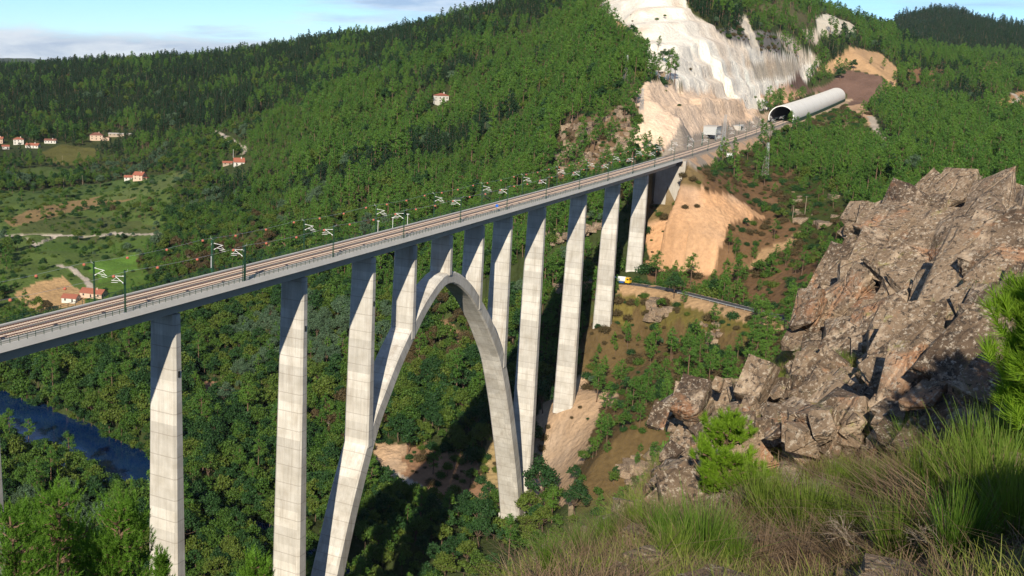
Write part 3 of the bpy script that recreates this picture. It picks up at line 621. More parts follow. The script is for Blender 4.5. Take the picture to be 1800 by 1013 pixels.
# ------------------------------------------------------------------ ballast bed and two tracks
SE = 1320.
ss2 = np.concatenate([np.arange(-170, 458, 8.), np.arange(458, SE, 10.)])
rings = []
for S in ss2:
    hi = deckz(S) + .42; lo = deckz(S) - (.02 if S < 457 else .35); nl, nr_ = (-9.74, -2.02) if S < 457 else (-11.2, -.9)
    rings.append([Bp(S, nl, lo), Bp(S, nr_, lo), Bp(S, nr_ - (.02 if S < 457 else .9), hi), Bp(S, nl + (.02 if S < 457 else .9), hi)])
v, f, uv = ring_solid(rings); link('ballast', mesh('ballast', v, f, 'ballast'), kind='structure', label='grey stone ballast bed under the two tracks')
slp = MB().box(-1.3, 1.3, -.15, .15, -.03, .12)
for tn, lab in ((-7.75, 'railway track along the cable duct side of the viaduct deck'), (-3.85, 'railway track along the open walkway side of the viaduct deck')):
    tr = link('railway_track', None, loc=Bp(0, tn, deckz(0)), label=lab, cat='railway track')
    o = np.array(Bp(0, tn, deckz(0)))
    def loc_(S, n, z): return tuple(np.array(Bp(S, n, z)) - o)
    for dn in (-.79, .79):
        rg = [[loc_(S, tn + dn + a_, deckz(S) + .50 + b_) for a_, b_ in ((-.075, 0), (.075, 0), (.03, .05), (.036, .17), (-.036, .17), (-.03, .05))] for S in ss2]
        v, f, uv = ring_solid(rg); link('rail', mesh('rail', v, f, 'rail_rust'), tr)
    Ss = np.arange(-165, SE, .62); bx = np.array(slp.v); nb = len(bx)
    V = np.concatenate([np.stack([bx[:, 0] * BN[0] + bx[:, 1] * BD[0], bx[:, 0] * BN[1] + bx[:, 1] * BD[1], bx[:, 2]], 1) + np.array(loc_(S, tn, deckz(S) + .40)) for S in Ss])
    F = np.concatenate([np.array(slp.f) + nb * q for q in range(len(Ss))])
    link('sleepers', mesh('sleepers', V, F, 'sleeper'), tr, kind='stuff')

# ------------------------------------------------------------------ overhead line: masts with cantilevers
def mast_kind(tension):
    root = bpy.data.objects.new('catenary_mast', None); COL.objects.link(root)
    mb = MB()
    for a in (-.14, .14) if not tension else (-.2, .2): mb.box(a - .045, a + .045, -.09, .09, 0, 8.7)
    for q in range(14): mb.box(-.12, .12, -.02, .02, .4 + q * .6, .46 + q * .6)
    if tension: mb.box(-.25, .25, .42, .58, 0, 8.2); mb.box(-.25, .25, .1, .42, 7.6, 7.75)
    link('post', mb.mesh('mast_post', 'mast_green'), root)
    link('base_plate', MB().box(-.35, .35, -.3, .3, 0, .12).mesh('base_plate', 'galvanised'), root)
    arm = MB()                                            # reaches to -x, over the track
    arm.tube((-.15, 0, 7.4), (-2.9, 0, 7.15), .05); arm.tube((-.15, 0, 5.9), (-2.7, 0, 7.2), .055); arm.tube((-1.15, 0, 6.35), (-3.5, 0, 6.2), .045)
    arm.tube((-2.2, 0, 6.95), (-3.3, 0, 6.15), .03); arm.tube((-1.9, 0, 5.95), (-3.6, 0, 5.75), .04)
    a = link('cantilever', arm.mesh('cantilever', 'white_tube'), root)
    for z0, z1 in ((7.4, 7.38), (5.9, 6.08)):
        i_ = MB()
        for q in range(4): i_.tube((-.25 - q * .1, 0, z0 + (z1 - z0) * q / 4), (-.31 - q * .1, 0, z0 + (z1 - z0) * q / 4), .10, k=8)
        link('insulator', i_.mesh('insulator', 'white_tube'), a)
    link('top_bracket', MB().tube((0, 0, 8.2), (.75, 0, 8.55), .035).tube((.75, 0, 8.45), (.75, 0, 9.0), .03).mesh('top_bracket', 'galvanised'), root)
    if tension:
        wh = link('tension_wheel', MB().tube((-.02, .35, 7.2), (.1, .35, 7.2), .38, k=16).mesh('tension_wheel', 'galvanised'), root)
        link('weight_stack', MB().tube((.05, .66, 1.6), (.05, .66, 4.4), .15, k=10).mesh('weight_stack', 'galvanised'), root)
    return root
mk = {False: mast_kind(False), True: mast_kind(True)}; used = {False: 0, True: 0}
NM = {}
for k in range(-3, 30):
    S = 40. * k
    if 815 < S < 1290: continue
    for side in (0, 1):
        if S > 1200: continue
        tens = k in (1, 14); src = mk[tens]
        o = src if not used[tens] else copytree(src)
        used[tens] = 1
        n = (-.45 if S < 460 else .3) if side == 0 else (-11.4 if S < 460 else -12.6)
        Sx = S + (0 if side == 0 else 3.0)
        o.location = Bp(Sx, n, deckz(Sx) - (.02 if S < 457 else .35)); o.rotation_euler = (0, 0, ROTZ + (0 if side == 0 else math.pi))
        edge = 'beside the walkway railing' if side == 0 else 'beside the cable duct'
        where = 'on the viaduct deck' if S < 457 else 'by the tunnel approach'
        o['label'] = ('green tension mast with wheel and weights ' if tens else 'slim green overhead line mast ') + edge + ' ' + where
        o['category'] = 'catenary mast'; o['group'] = 'overhead line masts ' + edge + ' ' + where
# two overhead cables with orange marker balls, one above each railing
bm_ = bmesh.new(); bmesh.ops.create_uvsphere(bm_, u_segments=10, v_segments=7, radius=.34)
for q in list(bm_.verts): q.co.z *= .8 if q.co.z < 0 else 1
ball = bpy.data.meshes.new('marker_ball'); bm_.to_mesh(ball); ball.materials.append(MATS['orange_ball'])
for n, lab, off in ((.3, 'thin feeder cable with orange marker balls above the walkway railing', 4.), (-12.15, 'thin feeder cable with orange marker balls above the cable duct', 9.)):
    cab = link('overhead_cable', None, loc=Bp(0, n, deckz(0) + 8.5), label=lab, cat='cable'); o = np.array(Bp(0, n, deckz(0) + 8.5))
    Ss = np.arange(-160, 801, 4.); zz = lambda S: deckz(S) + 8.55 - 4 * .5 * ((S / 40) % 1) * (1 - (S / 40) % 1)
    pts = [tuple(np.array(Bp(S, n, zz(S))) - o) for S in Ss]
    rg = [[(p[0] - .02, p[1], p[2]), (p[0] + .02, p[1], p[2]), (p[0], p[1], p[2] + .035)] for p in pts]
    v, f, uv = ring_solid(rg); link('wire', mesh('wire', v, f, 'galvanised'), cab)
    for S in np.arange(-60 + off, 420, 13.): link('marker_ball', ball, cab, loc=tuple(np.array(Bp(S, n, zz(S) - .3)) - o))
for tn, lab in ((-7.75, 'thin contact wire over the track next to the cable duct'), (-3.85, 'thin contact wire over the track next to the walkway')):
    cab = link('contact_wire', None, loc=Bp(0, tn, deckz(0) + 6), label=lab, cat='wire'); o = np.array(Bp(0, tn, deckz(0) + 6))
    for z, nm in ((5.75, 'running_wire'), (7.1, 'carrier_wire')):
        rg = [[tuple(np.array(Bp(S, tn - .012, deckz(S) + z)) - o), tuple(np.array(Bp(S, tn + .012, deckz(S) + z)) - o), tuple(np.array(Bp(S, tn, deckz(S) + z + .02)) - o)] for S in np.arange(-160, 830, 20.)]
        v, f, uv = ring_solid(rg); link(nm, mesh(nm, v, f, 'rail_rust'), cab)
# small deck fittings: three lamp posts, a blue line-side sign, two yellow markers
for px_, lab in ((664, 'short white lamp post standing on the deck above the arch'), (690, 'short white lamp post standing on the deck above the arch'), (716, 'short white lamp post standing on the deck above the arch')):
    S = min(np.arange(60, 240, .5), key=lambda s: abs(pix(Bp(s, -11.2, deckz(s)))[0] - px_))
    r = link('lamp_post', None, loc=Bp(S, -11.2, deckz(S)), rot=(0, 0, ROTZ), label=lab, cat='lamp post', group='short lamp posts on the deck')
    link('post', MB().tube((0, 0, 0), (0, 0, 3.6), .07).mesh('lamp_pole', 'white_tube'), r)
    link('lamp_head', MB().box(-.35, .5, -.16, .16, 3.58, 3.74).mesh('lamp_head', 'white_tube'), r)
r = link('line_sign', None, loc=Bp(192, -1.0, deckz(192)), rot=(0, 0, ROTZ), label='small round blue line-side sign on a post above the arch', cat='sign')
link('post', MB().tube((0, 0, 0), (0, 0, 2.0), .05).mesh('sign_post', 'mast_green'), r)
link('sign_disc', MB().tube((0, -.03, 2.3), (0, .03, 2.3), .55, k=20).mesh('sign_disc', 'blue_sign'), r)

# ------------------------------------------------------------------ false tunnel
tun = link('rail_tunnel', None, loc=Bp(828, MID, deckz(828)), label='long white concrete false tunnel with dark green foot band', cat='tunnel'); o = np.array(Bp(828, MID, deckz(828)))
def arc(r, hgt=0, k=28, a0=-18, a1=198):
    return [(r * math.cos(math.radians(a0 + (a1 - a0) * q / k)), 4.6 + r * .98 * math.sin(math.radians(a0 + (a1 - a0) * q / k)) + hgt) for q in range(k + 1)]
S_t = np.linspace(828, 1205, 48)
def shell(rad, name, m, flip=False, S_list=S_t, smooth=True):
    v = []; f = []
    for S in S_list: v += [tuple(np.array(Bp(S, MID + a_, deckz(S) + b_)) - o) for a_, b_ in arc(rad)]
    k = 29
    for q in range(len(S_list) - 1):
        for i_ in range(k - 1):
            fc = (q * k + i_, q * k + i_ + 1, (q + 1) * k + i_ + 1, (q + 1) * k + i_); f.append(fc if flip else fc[::-1])
    return v, f
v, f = shell(10.2, 'o', ''); link('shell', mesh('shell', v, f, 'tunnel_shell', smooth=True), tun)
v, f = shell(9.5, 'i', '', True); link('lining', mesh('lining', v, f, 'tunnel_lining', smooth=True), tun)
for S in (828, 1205):                                # end faces: ring between shell and lining
    a_ = [tuple(np.array(Bp(S, MID + p, deckz(S) + q)) - o) for p, q in arc(10.2)]; b_ = [tuple(np.array(Bp(S, MID + p, deckz(S) + q)) - o) for p, q in arc(9.5)]
    link('portal_ring', mesh('portal_ring', a_ + b_, [(i_, i_ + 1, 29 + i_ + 1, 29 + i_) for i_ in range(28)], 'white_tube'), tun)
for S in S_t[4:-1:6]:                                  # pour joints
    r0 = [tuple(np.array(Bp(S, MID + p, deckz(S) + q)) - o) for p, q in arc(10.215)]; r1 = [tuple(np.array(Bp(S + .5, MID + p, deckz(S) + q)) - o) for p, q in arc(10.215)]
    link('joint', mesh('joint', r0 + r1, [(i_, i_ + 1, 29 + i_ + 1, 29 + i_) for i_ in range(28)], 'pole_concrete'), tun)
for s in (-1, 1):
    rg = [[tuple(np.array(Bp(S, MID + s * a_, deckz(S) + b_)) - o) for a_, b_ in ((9.6, -1.2), (10.6, -1.2), (10.6, 2.6), (10.0, 2.6))] for S in S_t]
    v, f, uv = ring_solid(rg); link('foot_band', mesh('foot_band', v, f, 'tunnel_band'), tun)
v = [tuple(np.array(Bp(S, MID + a_, deckz(S) + .05)) - o) for S in (828, 1205) for a_ in (-9.4, 9.4)]
link('tunnel_floor', mesh('tunnel_floor', v, [(0, 1, 3, 2)], 'ballast'), tun)
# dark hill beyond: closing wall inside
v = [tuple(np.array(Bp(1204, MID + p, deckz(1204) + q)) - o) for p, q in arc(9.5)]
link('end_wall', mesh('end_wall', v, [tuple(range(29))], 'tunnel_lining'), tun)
# ------------------------------------------------------------------ trees
def cards(cent, rad, n, size, r_, flat=0.0, tri=False, asp=1.0, out=.6):
    "n small leaf faces spread through each of the clumps"
    cent = np.repeat(np.asarray(cent, float), n, 0); rad = np.repeat(np.asarray(rad, float), n)
    m = len(cent); u = r_.normal(size=(m, 3)); u /= np.linalg.norm(u, axis=1)[:, None]
    rr = r_.random(m) ** .45
    p = cent + u * (rad * rr)[:, None] * np.array([1, 1, 1 - flat])
    nn = u * out + r_.normal(size=(m, 3)) * .55 + np.array([0, 0, .25]); nn /= np.linalg.norm(nn, axis=1)[:, None]
    h = r_.normal(size=(m, 3)); a = np.cross(nn, h); a /= np.linalg.norm(a, axis=1)[:, None]; b = np.cross(nn, a)
    s = size * (.6 + .8 * r_.random(m))[:, None]; a = a * s * asp; b = b * s
    if tri:
        v = np.stack([p - a * .5, p + a * .5, p + b], 1).reshape(-1, 3); f = np.arange(3 * m).reshape(-1, 3)
    else:
        v = np.stack([p - a * .5, p - b * .5, p + a * .5, p + b * .5], 1).reshape(-1, 3); f = np.arange(4 * m).reshape(-1, 4)
    return v, f
def limb(mb, a, b, r0, r1, r_, k=6, seg=3, wob=.06):
    a = np.array(a, float); b = np.array(b, float); L = np.linalg.norm(b - a)
    pts = [a + (b - a) * q / seg + (r_.normal(size=3) * wob * L * (0 < q < seg)) for q in range(seg + 1)]
    mb.path([tuple(p) for p in pts], [r0 + (r1 - r0) * q / seg for q in range(seg + 1)], k)
def pine_tree(seed, h=14., low=.42, wide=2.7, lod=1., flatc=.35, lean=0.):
    r_ = np.random.default_rng(seed); mb = MB(); top = np.array([lean * h * .1 + r_.normal() * .3, r_.normal() * .4, h * .93])
    def ax(t): return top * t + np.array([.35 * math.sin(t * 3 + seed), .3 * math.sin(t * 2.3 + 2 * seed), 0]) * t * (1 - t) * 2
    P = [tuple(ax(t)) for t in np.linspace(0, 1, 7)]; mb.path(P, [.21 * (1 - .85 * t) * h / 14 + .02 for t in np.linspace(0, 1, 7)], 6)
    C = []; R = []
    for t in np.linspace(low, .97, 11):
        k = (t - low) / (1 - low); rw = wide * (math.sin(min(1, (k + .16) / .55) * math.pi / 2) * (1 - k ** 2.2 * .82)) * (.8 + .4 * r_.random())
        for q in range(4 if t < .85 else 3):
            if r_.random() < .13: continue
            an = r_.random() * 6.28; L = rw * (.65 + .5 * r_.random()); b0 = ax(t); e = b0 + np.array([math.cos(an) * L, math.sin(an) * L, .25 * L + .3 * r_.normal()])
            if lod >= .7: limb(mb, b0, e, .05, .015, r_, 4, 2)
            C += [e, b0 + (e - b0) * .6 + r_.normal(size=3) * .2]; R += [.62 + .25 * r_.random(), .5 + .2 * r_.random()]
    C.append(ax(1) + np.array([0, 0, .3])); R.append(.6)
    v, f = cards(C, R, max(5, int(30 * lod)), .36 / lod ** .5, r_, flatc, True, .55, .9)
    return mb, v, f
def oak_tree(seed, h=10., wide=4.2, lod=1., low=.25, size=.5):
    r_ = np.random.default_rng(seed); mb = MB(); C = []; R = []; hz = h * (1 - low) / 2; cz = h * low + hz
    fork = np.array([r_.normal() * .2, r_.normal() * .2, h * (low + .08)])
    limb(mb, (0, 0, -.4), fork, .24, .17, r_, 7, 3, .03)
    n = 34
    for q in range(n):
        u = r_.normal(size=3); u /= np.linalg.norm(u); u[2] = abs(u[2]) * 1.15 - .35
        rr = .55 + .5 * r_.random(); c = np.array([u[0] * wide * .82 * rr, u[1] * wide * .82 * rr, cz + u[2] * hz * rr]); C.append(c); R.append(.85 + .75 * r_.random())
        if lod >= .7 and q % 3 == 0: limb(mb, fork, c, .10, .025, r_, 5, 3, .07)
    v, f = cards(C, R, max(9, int(70 * lod)), size * .8 / lod ** .45, r_, .25)
    return mb, v, f
def tree_pair(nm, gen, lm, bark):
    mb, v, f = gen; return mb.mesh(nm + '_trunk', bark, True), mesh(nm + '_crown', v, np.ascontiguousarray(f), lm)
def tree_joint(nm, gen, lm, bark):
    mb, v, f = gen; nv = len(mb.v); V = np.concatenate([np.array(mb.v), v])
    F = [tuple(q) for q in mb.f] + [tuple(int(i) + nv for i in q) for q in f]
    return mesh(nm, V, F, [bark, lm], [0] * len(mb.f) + [1] * len(f))
PINES = [tree_pair('pine', pine_tree(s, h, lo, w), 'pine_needles', 'pine_bark') for s, h, lo, w in ((1, 14, .40, 2.7), (2, 15.5, .52, 2.5), (3, 12, .30, 2.9), (4, 16, .60, 2.7), (5, 10, .18, 2.6))]
YPINE = [tree_pair('young_pine', pine_tree(s, 6.5, .08, 2.0), 'pine_needles', 'pine_bark') for s in (31, 32)]
OAKS = [tree_pair('oak', oak_tree(s, h, w), m_, 'bark') for s, h, w, m_ in ((11, 10, 4.2, 'oak_leaves'), (12, 8.5, 4.0, 'oak_leaves'), (13, 11.5, 4.4, 'dark_leaves'), (14, 9, 3.6, 'oak_leaves'))]
PALES = [tree_pair('pale', oak_tree(s, 10.5, 3.6, size=.42), 'pale_leaves', 'bark') for s in (15, 16)]
RUST = [tree_pair('rust', oak_tree(17, 8, 3.4), 'rust_leaves', 'dead_wood')]
BUSH = [tree_pair('bush', oak_tree(s, 2.6, 1.7, 1, .02, .26), m_, 'bark') for s, m_ in ((21, 'dark_leaves'), (22, 'oak_leaves'))]
def unlinked(nm, me): return bpy.data.objects.new(nm, me)
FARP = [unlinked('far_pine', tree_joint('far_pine', pine_tree(40 + q, h, lo, w, .42), 'pine_needles', 'pine_bark')) for q, (h, lo, w) in enumerate(((14, .35, 2.9), (15.5, .5, 2.7), (12, .2, 3.0), (10, .12, 2.7)))]
FARO = [unlinked('far_oak', tree_joint('far_oak', oak_tree(50 + q, h, w, .36), m_, 'bark')) for q, (h, w, m_) in enumerate(((10, 4.2, 'oak_leaves'), (8.5, 4, 'oak_leaves'), (11, 4.4, 'dark_leaves'), (10, 3.6, 'pale_leaves'), (9, 3.4, 'rust_leaves')))]
FARX = [unlinked('far_conifer', tree_joint('far_conifer', pine_tree(60 + q, h, .1, 2.3, .34), 'cloud_shade_conifer_leaves', 'bark')) for q, h in enumerate((15, 13))]
def scatter(name, P, scl, rot, idx, protos, label, **kw):
    "one object: a cloud of points, each carrying a tree"
    me = bpy.data.meshes.new(name); me.vertices.add(len(P)); me.vertices.foreach_set('co', np.asarray(P, float).ravel())
    for nm, dat, ty in (('scl', scl, 'FLOAT'), ('rot', rot, 'FLOAT'), ('idx', idx, 'INT')):
        a = me.attributes.new(nm, ty, 'POINT'); a.data.foreach_set('value', np.asarray(dat, np.float32 if ty == 'FLOAT' else np.int32))
    co = bpy.data.collections.new(name + '_kinds')
    order = sorted(range(len(protos)), key=lambda q: protos[q].name)
    for p in protos: co.objects.link(p)
    remap = np.zeros(len(protos), int)
    for newi, old in enumerate(order): remap[old] = newi
    me.attributes['idx'].data.foreach_set('value', remap[np.asarray(idx, int)].astype(np.int32))
    o = link(name, me, label=label, kind='stuff', **kw)
    ng = bpy.data.node_groups.new(name, 'GeometryNodeTree'); ng.interface.new_socket('Geometry', in_out='INPUT', socket_type='NodeSocketGeometry'); ng.interface.new_socket('Geometry', in_out='OUTPUT', socket_type='NodeSocketGeometry')
    gi = ng.nodes.new('NodeGroupInput'); go = ng.nodes.new('NodeGroupOutput'); ci = ng.nodes.new('GeometryNodeCollectionInfo')
    ci.inputs['Collection'].default_value = co; ci.inputs['Separate Children'].default_value = True; ci.inputs['Reset Children'].default_value = True
    ip = ng.nodes.new('GeometryNodeInstanceOnPoints'); ip.inputs['Pick Instance'].default_value = True
    def attr(nm, ty):
        a = ng.nodes.new('GeometryNodeInputNamedAttribute'); a.data_type = ty; a.inputs['Name'].default_value = nm; return a.outputs[0]
    cx = ng.nodes.new('ShaderNodeCombineXYZ'); ng.links.new(attr('rot', 'FLOAT'), cx.inputs[2])
    ng.links.new(gi.outputs[0], ip.inputs['Points']); ng.links.new(ci.outputs[0], ip.inputs['Instance']); ng.links.new(attr('idx', 'INT'), ip.inputs['Instance Index'])
    ng.links.new(cx.outputs[0], ip.inputs['Rotation']); ng.links.new(attr('scl', 'FLOAT'), ip.inputs['Scale']); ng.links.new(ip.outputs[0], go.inputs[0])
    o.modifiers.new('scatter', 'NODES').node_group = ng
    return o
# where trees stand
def polar_jitter(d0, d1, a0, a1, sp):
    X = []; Y = []; d = d0
    while d < d1:
        n = max(1, int((a1 - a0) * d / sp)); a = a0 + (a1 - a0) * (np.arange(n) + r2.random(n)) / n; dd = d + sp * .9 * (r2.random(n) - .5)
        X.append(dd * np.sin(a)); Y.append(dd * np.cos(a)); d += sp * .92
    return np.concatenate(X), np.concatenate(Y)
r2 = np.random.default_rng(5)
A0, A1 = math.radians(-21), math.radians(36)
parts = [polar_jitter(95, 420, math.radians(-30), math.radians(30), 6.6), polar_jitter(420, 800, A0, A1, 5.3), polar_jitter(800, 1250, A0, A1, 6.8), polar_jitter(1250, 2600, A0, A1, 9.0), polar_jitter(2600, 4700, math.radians(5), A1, 15)]
TX = np.concatenate([p[0] for p in parts]); TY = np.concatenate([p[1] for p in parts])
_, dens = landcover(TX, TY); dd = np.hypot(TX, TY)
S_ = (TX - BA[0]) * BD[0] + (TY - BA[1]) * BD[1]; n_ = (TX - BA[0]) * BN[0] + (TY - BA[1]) * BN[1] - MID
keep = r2.random(len(TX)) < dens * np.where(fbm(TX / 45 + 3, TY / 45, 3) > -.42, 1, .45)
for S in PIERS: keep &= ~((np.abs(S_ - S) < 6) & (np.abs(n_) < 8))
keep &= ~((np.abs(np.abs(S_ - 159) - 86) < 13) & (np.abs(n_) < 9))
for hx, hy, hr in [(33, 254, 16), (58, 260, 18), (89, 252, 16), (10, 262, 14), (-2, 252, 14), (170, 246, 20), (212, 240, 22), (246, 316, 16), (226, 316, 14), (420, 290, 16), (400, 291, 14), (775, 180, 14), (165, 522, 18), (125, 530, 15)]:
    hp = at(hx, hy); hl = math.hypot(hp[0], hp[1]); hq = hp[:2] * (1 - 48 / hl)
    hd, _ = pldist(TX, TY, np.array([[*(hp[:2] * (1 + 6 / hl))], [*hq]])); keep &= hd > hr * .85
keep &= ~((S_ > 380) & (S_ < 457) & (np.abs(n_) < 12))
TX, TY, dd, S_, n_ = TX[keep], TY[keep], dd[keep], S_[keep], n_[keep]; TZ = terrain(TX, TY)
ux, uy, ud = pix(np.stack([TX, TY, TZ], 1))
# species: pines on the upper slopes and the far bank to the right, broadleaves in the gorge and by the fields, some dark conifers, more of them where a cloud shadow is put into the tree colour
f1 = fbm(TX / 120 + 9, TY / 120, 3); f2 = fbm(TX / 60, TY / 60 + 5, 3)
pn = sstep(30, 85, TZ + 45 * f1) * .85 + .08
pn = np.where((TX > 80) & (dd > 480) & (n_ > 8), .93, pn); pn = np.where((TX < -120) & (dd < 1350), .22, pn); pn = np.where((dd > 1300) & (TX < 250), .5 + .6 * f1, pn)
ispine = r2.random(len(TX)) < pn
dark = ((f2 > .30) & (dd > 900) & ispine) | ((dd > 1330) & (TX < 420) & (f2 > -.25) & (r2.random(len(TX)) < .8))  # extra dark trees stand in for cloud shadow on the far left hills
ok_kind = np.where(f2 > .34, 3, np.where((f1 < -.38), 4, r2.integers(0, 3, len(TX))))
ok_kind = np.where((ok_kind == 4) & (r2.random(len(TX)) < .6), 0, ok_kind)
scl = (.62 + .95 * r2.random(len(TX)) ** 1.4) * (1.08 + .45 * fbm(TX / 38 + 77, TY / 38, 2)) * np.where(ispine, 1.0, .98) * np.where(dd > 2600, 1.25, 1) * np.where(dd > 1250, 1.02, 1)
rot = r2.random(len(TX)) * 6.283
scl = np.where((TX > 150) & (dd > 640) & (dd < 960) & (n_ > 5), scl * .78, scl); scl = np.where((TX < -60) & (dd > 640) & (dd < 1350), scl * .75, scl)
heath = (TX > 90) & (dd < 660) & (n_ > 0); scl = np.where(heath, scl * .72, scl)
scl = np.where((dd < 420), scl * .95, scl)
# hidden by the lie of the land? march the sight line
vis = (ux > -25) & (ux < 1825) & (uy < 1130) & (uy > -40)
tt = np.linspace(.06, .97, 60)
vi = np.nonzero(vis)[0]; blocked = np.zeros(len(vi), bool)
for q in tt: blocked |= terrain(TX[vi] * q, TY[vi] * q, False) > ZC + (TZ[vi] + 9 - ZC) * q + .5
vis[vi[blocked]] = False
appar = np.where(vis, scl / ud, 0)
def nearest(mask, k):
    i = np.nonzero(mask & (appar > 0))[0]; return i[np.argsort(-appar[i])][:k]
ind = np.zeros(len(TX), bool)
def place(idx, fam, name, zones, cat):
    for i in idx:
        tk, ck = fam[int(r2.integers(len(fam)))]
        lab, grp = zones(i)
        o = link(name, None, loc=(TX[i], TY[i], TZ[i] - .15), rot=(0, 0, rot[i]), label=lab, cat=cat, group=grp); o.scale = (scl[i],) * 3
        link('trunk', tk, o); link('crown', ck, o); ind[i] = True
ORD = {397.75: 'first', 348: 'second', 297.75: 'third', 246.5: 'fourth'}
def size_word(i, k=1.15): return 'tall' if scl[i] > k else 'small' if scl[i] < .8 else 'middle-sized'
def by_pier(i):
    S = min(ORD, key=lambda q: abs(q - S_[i]))
    return ' near the %s pier from the abutment' % ORD[S] if abs(S - S_[i]) < 26 and abs(n_[i]) < 70 else ''
def z_pine(i):
    b = by_pier(i)
    if n_[i] > 8:
        if b: return size_word(i) + ' maritime pine on the open slope' + b, 'pines on the open slope near the piers'
        return (size_word(i) + ' maritime pine on the heath around the valley road', 'pines around the valley road') if dd[i] < 640 else (size_word(i) + ' maritime pine in the wood below the white tunnel', 'pines below the tunnel')
    if b: return size_word(i) + ' maritime pine on the forest side' + b, 'pines on the forest side near the piers'
    if dd[i] > 640: return size_word(i) + ' maritime pine high on the wooded slope behind the viaduct', 'pines behind the viaduct'
    return size_word(i) + ' maritime pine low on the wooded slope behind the viaduct', 'pines behind the viaduct'
def z_oak(i):
    b = by_pier(i)
    if b: return size_word(i) + ' leafy tree ' + ('on the road side' if n_[i] > 0 else 'on the forest side') + b, 'leafy trees near the piers'
    if n_[i] > 8: return size_word(i) + ' leafy tree on the slope below the valley road', 'leafy trees on the road side of the viaduct'
    if TX[i] < -90: return size_word(i) + ' leafy tree on the river bank beside the blue water', 'leafy trees by the river'
    if abs(S_[i] - 159) < 80 and abs(n_[i]) < 60: return size_word(i) + ' leafy tree in the gorge right under the arch', 'leafy trees under the arch'
    return size_word(i) + ' leafy tree on the gorge side behind the approach piers', 'leafy trees in the gorge'
place(nearest(ispine, 300), PINES, 'pine_tree', z_pine, 'pine tree')
place(nearest(~ispine & (ok_kind == 3), 130), PALES, 'willow_tree', lambda i: (size_word(i) + ' pale grey-green tree among darker trees on the gorge side', 'pale trees in the gorge'), 'pale tree')
place(nearest(~ispine & (ok_kind == 4), 60), RUST, 'withered_tree', lambda i: (size_word(i) + ' brownish withered tree among the green trees of the gorge', 'withered trees in the gorge'), 'withered tree')
place(nearest(~ispine & (ok_kind < 3), 300), OAKS, 'oak_tree', z_oak, 'leafy tree')
rest = ~ind
a = rest & ispine & ~dark & (dd < 2600); scatter('pine_forest', np.stack([TX, TY, TZ - .2], 1)[a], scl[a], rot[a], r2.integers(0, 4, a.sum()), FARP, 'green pine forest covering the hillside')
a = rest & ~ispine & ~dark & (dd < 2600); scatter('leafy_forest', np.stack([TX, TY, TZ - .2], 1)[a], scl[a], rot[a], ok_kind[a], FARO, 'mixed leafy forest in the valley')
a = rest & (dark | (dd >= 2600)); scatter('conifer_and_cloud_shade_forest', np.stack([TX, TY, TZ - .2], 1)[a], scl[a], rot[a], r2.integers(0, 2, a.sum()), FARX, 'conifer stands on the far ridges, coloured darker as cloud shade on the left hills')
# scrub on the open slopes: low bushes nobody could count
bx, by = polar_jitter(420, 1300, math.radians(-20), A1, 4.0)
bc, bt = landcover(bx, by); b_d = np.hypot(bx, by); bS = (bx - BA[0]) * BD[0] + (by - BA[1]) * BD[1]; bn = (bx - BA[0]) * BN[0] + (by - BA[1]) * BN[1] - MID
lum = bc.sum(1); k = ((r2.random(len(bx)) < np.where(lum > 1.2, .006, np.where(lum > .9, .05, np.where(lum > .5, .16, np.where(bx < -60, .13, .5))))) & (bt < .55) & (bt > .001) | ((bt > .9) & (b_d < 1000) & (r2.random(len(bx)) < .33)) ) & ~((bS > 457) & (np.abs(bn) < 15))
bx, by, bt = bx[k], by[k], bt[k]; pid = pldist(bx, by, RIV)[0] > RIVW; bx, by, bt = bx[pid], by[pid], bt[pid]
BSH = [unlinked('scrub', tree_joint('scrub', oak_tree(70 + q, 1.5, 1.2, .5, .0, .24), m_, 'bark')) for q, m_ in enumerate(('dark_leaves', 'oak_leaves', 'rust_leaves'))]
scatter('scrub_undergrowth', np.stack([bx, by, terrain(bx, by) - .25], 1), (.5 + r2.random(len(bx)) ** 2 * 1.4) * np.where(bt > .9, 1.7, 1), r2.random(len(bx)) * 6.28, np.where((bt > .9) | (bx < -60) | (r2.random(len(bx)) < .5), r2.integers(0, 2, len(bx)), 2), BSH, 'low heath and scrub on the open slopes')
print('TREES', len(TX), ind.sum(), len(bx))
# ------------------------------------------------------------------ the near crag
m, t, b = mat('crag_rock', .92, .2)
BEDN = Vector((-.50, -.42, .76)).normalized(); BEDL = Vector((.62, .50, .60)); BEDL = (BEDL - BEDN * BEDL.dot(BEDN)).normalized(); BEDW = BEDN.cross(BEDL)
BEDM = Matrix((BEDL, BEDW, BEDN)).transposed()
geo = t.nodes.new('ShaderNodeNewGeometry'); P_ = geo.outputs['Position']; oi_ = t.nodes.new('ShaderNodeObjectInfo')
vr = t.nodes.new('ShaderNodeVectorRotate'); vr.rotation_type = 'EULER_XYZ'; vr.inputs['Rotation'].default_value = BEDM.transposed().to_euler(); t.links.new(P_, vr.inputs[0])
wp = t.nodes.new('ShaderNodeVectorMath'); wp.operation = 'MULTIPLY_ADD'; t.links.new(noise(t, P_, .9, 4, .6, 0, 'Color'), wp.inputs[0]); wp.inputs[1].default_value = (.16, .16, .10); t.links.new(vr.outputs[0], wp.inputs[2]); BP_ = wp.outputs[0]
def scaled(v_, s3): q_ = t.nodes.new('ShaderNodeMapping'); q_.inputs['Scale'].default_value = s3; t.links.new(v_, q_.inputs[0]); return q_.outputs[0]
bed = noise(t, scaled(BP_, (.5, .7, 5)), 1.0, 7, .7); jt = voro(t, scaled(BP_, (.75, 1.0, 2.4)), 1.0, 'DISTANCE_TO_EDGE'); jt2 = voro(t, scaled(BP_, (2.2, 3.0, 7)), 1.0, 'DISTANCE_TO_EDGE')
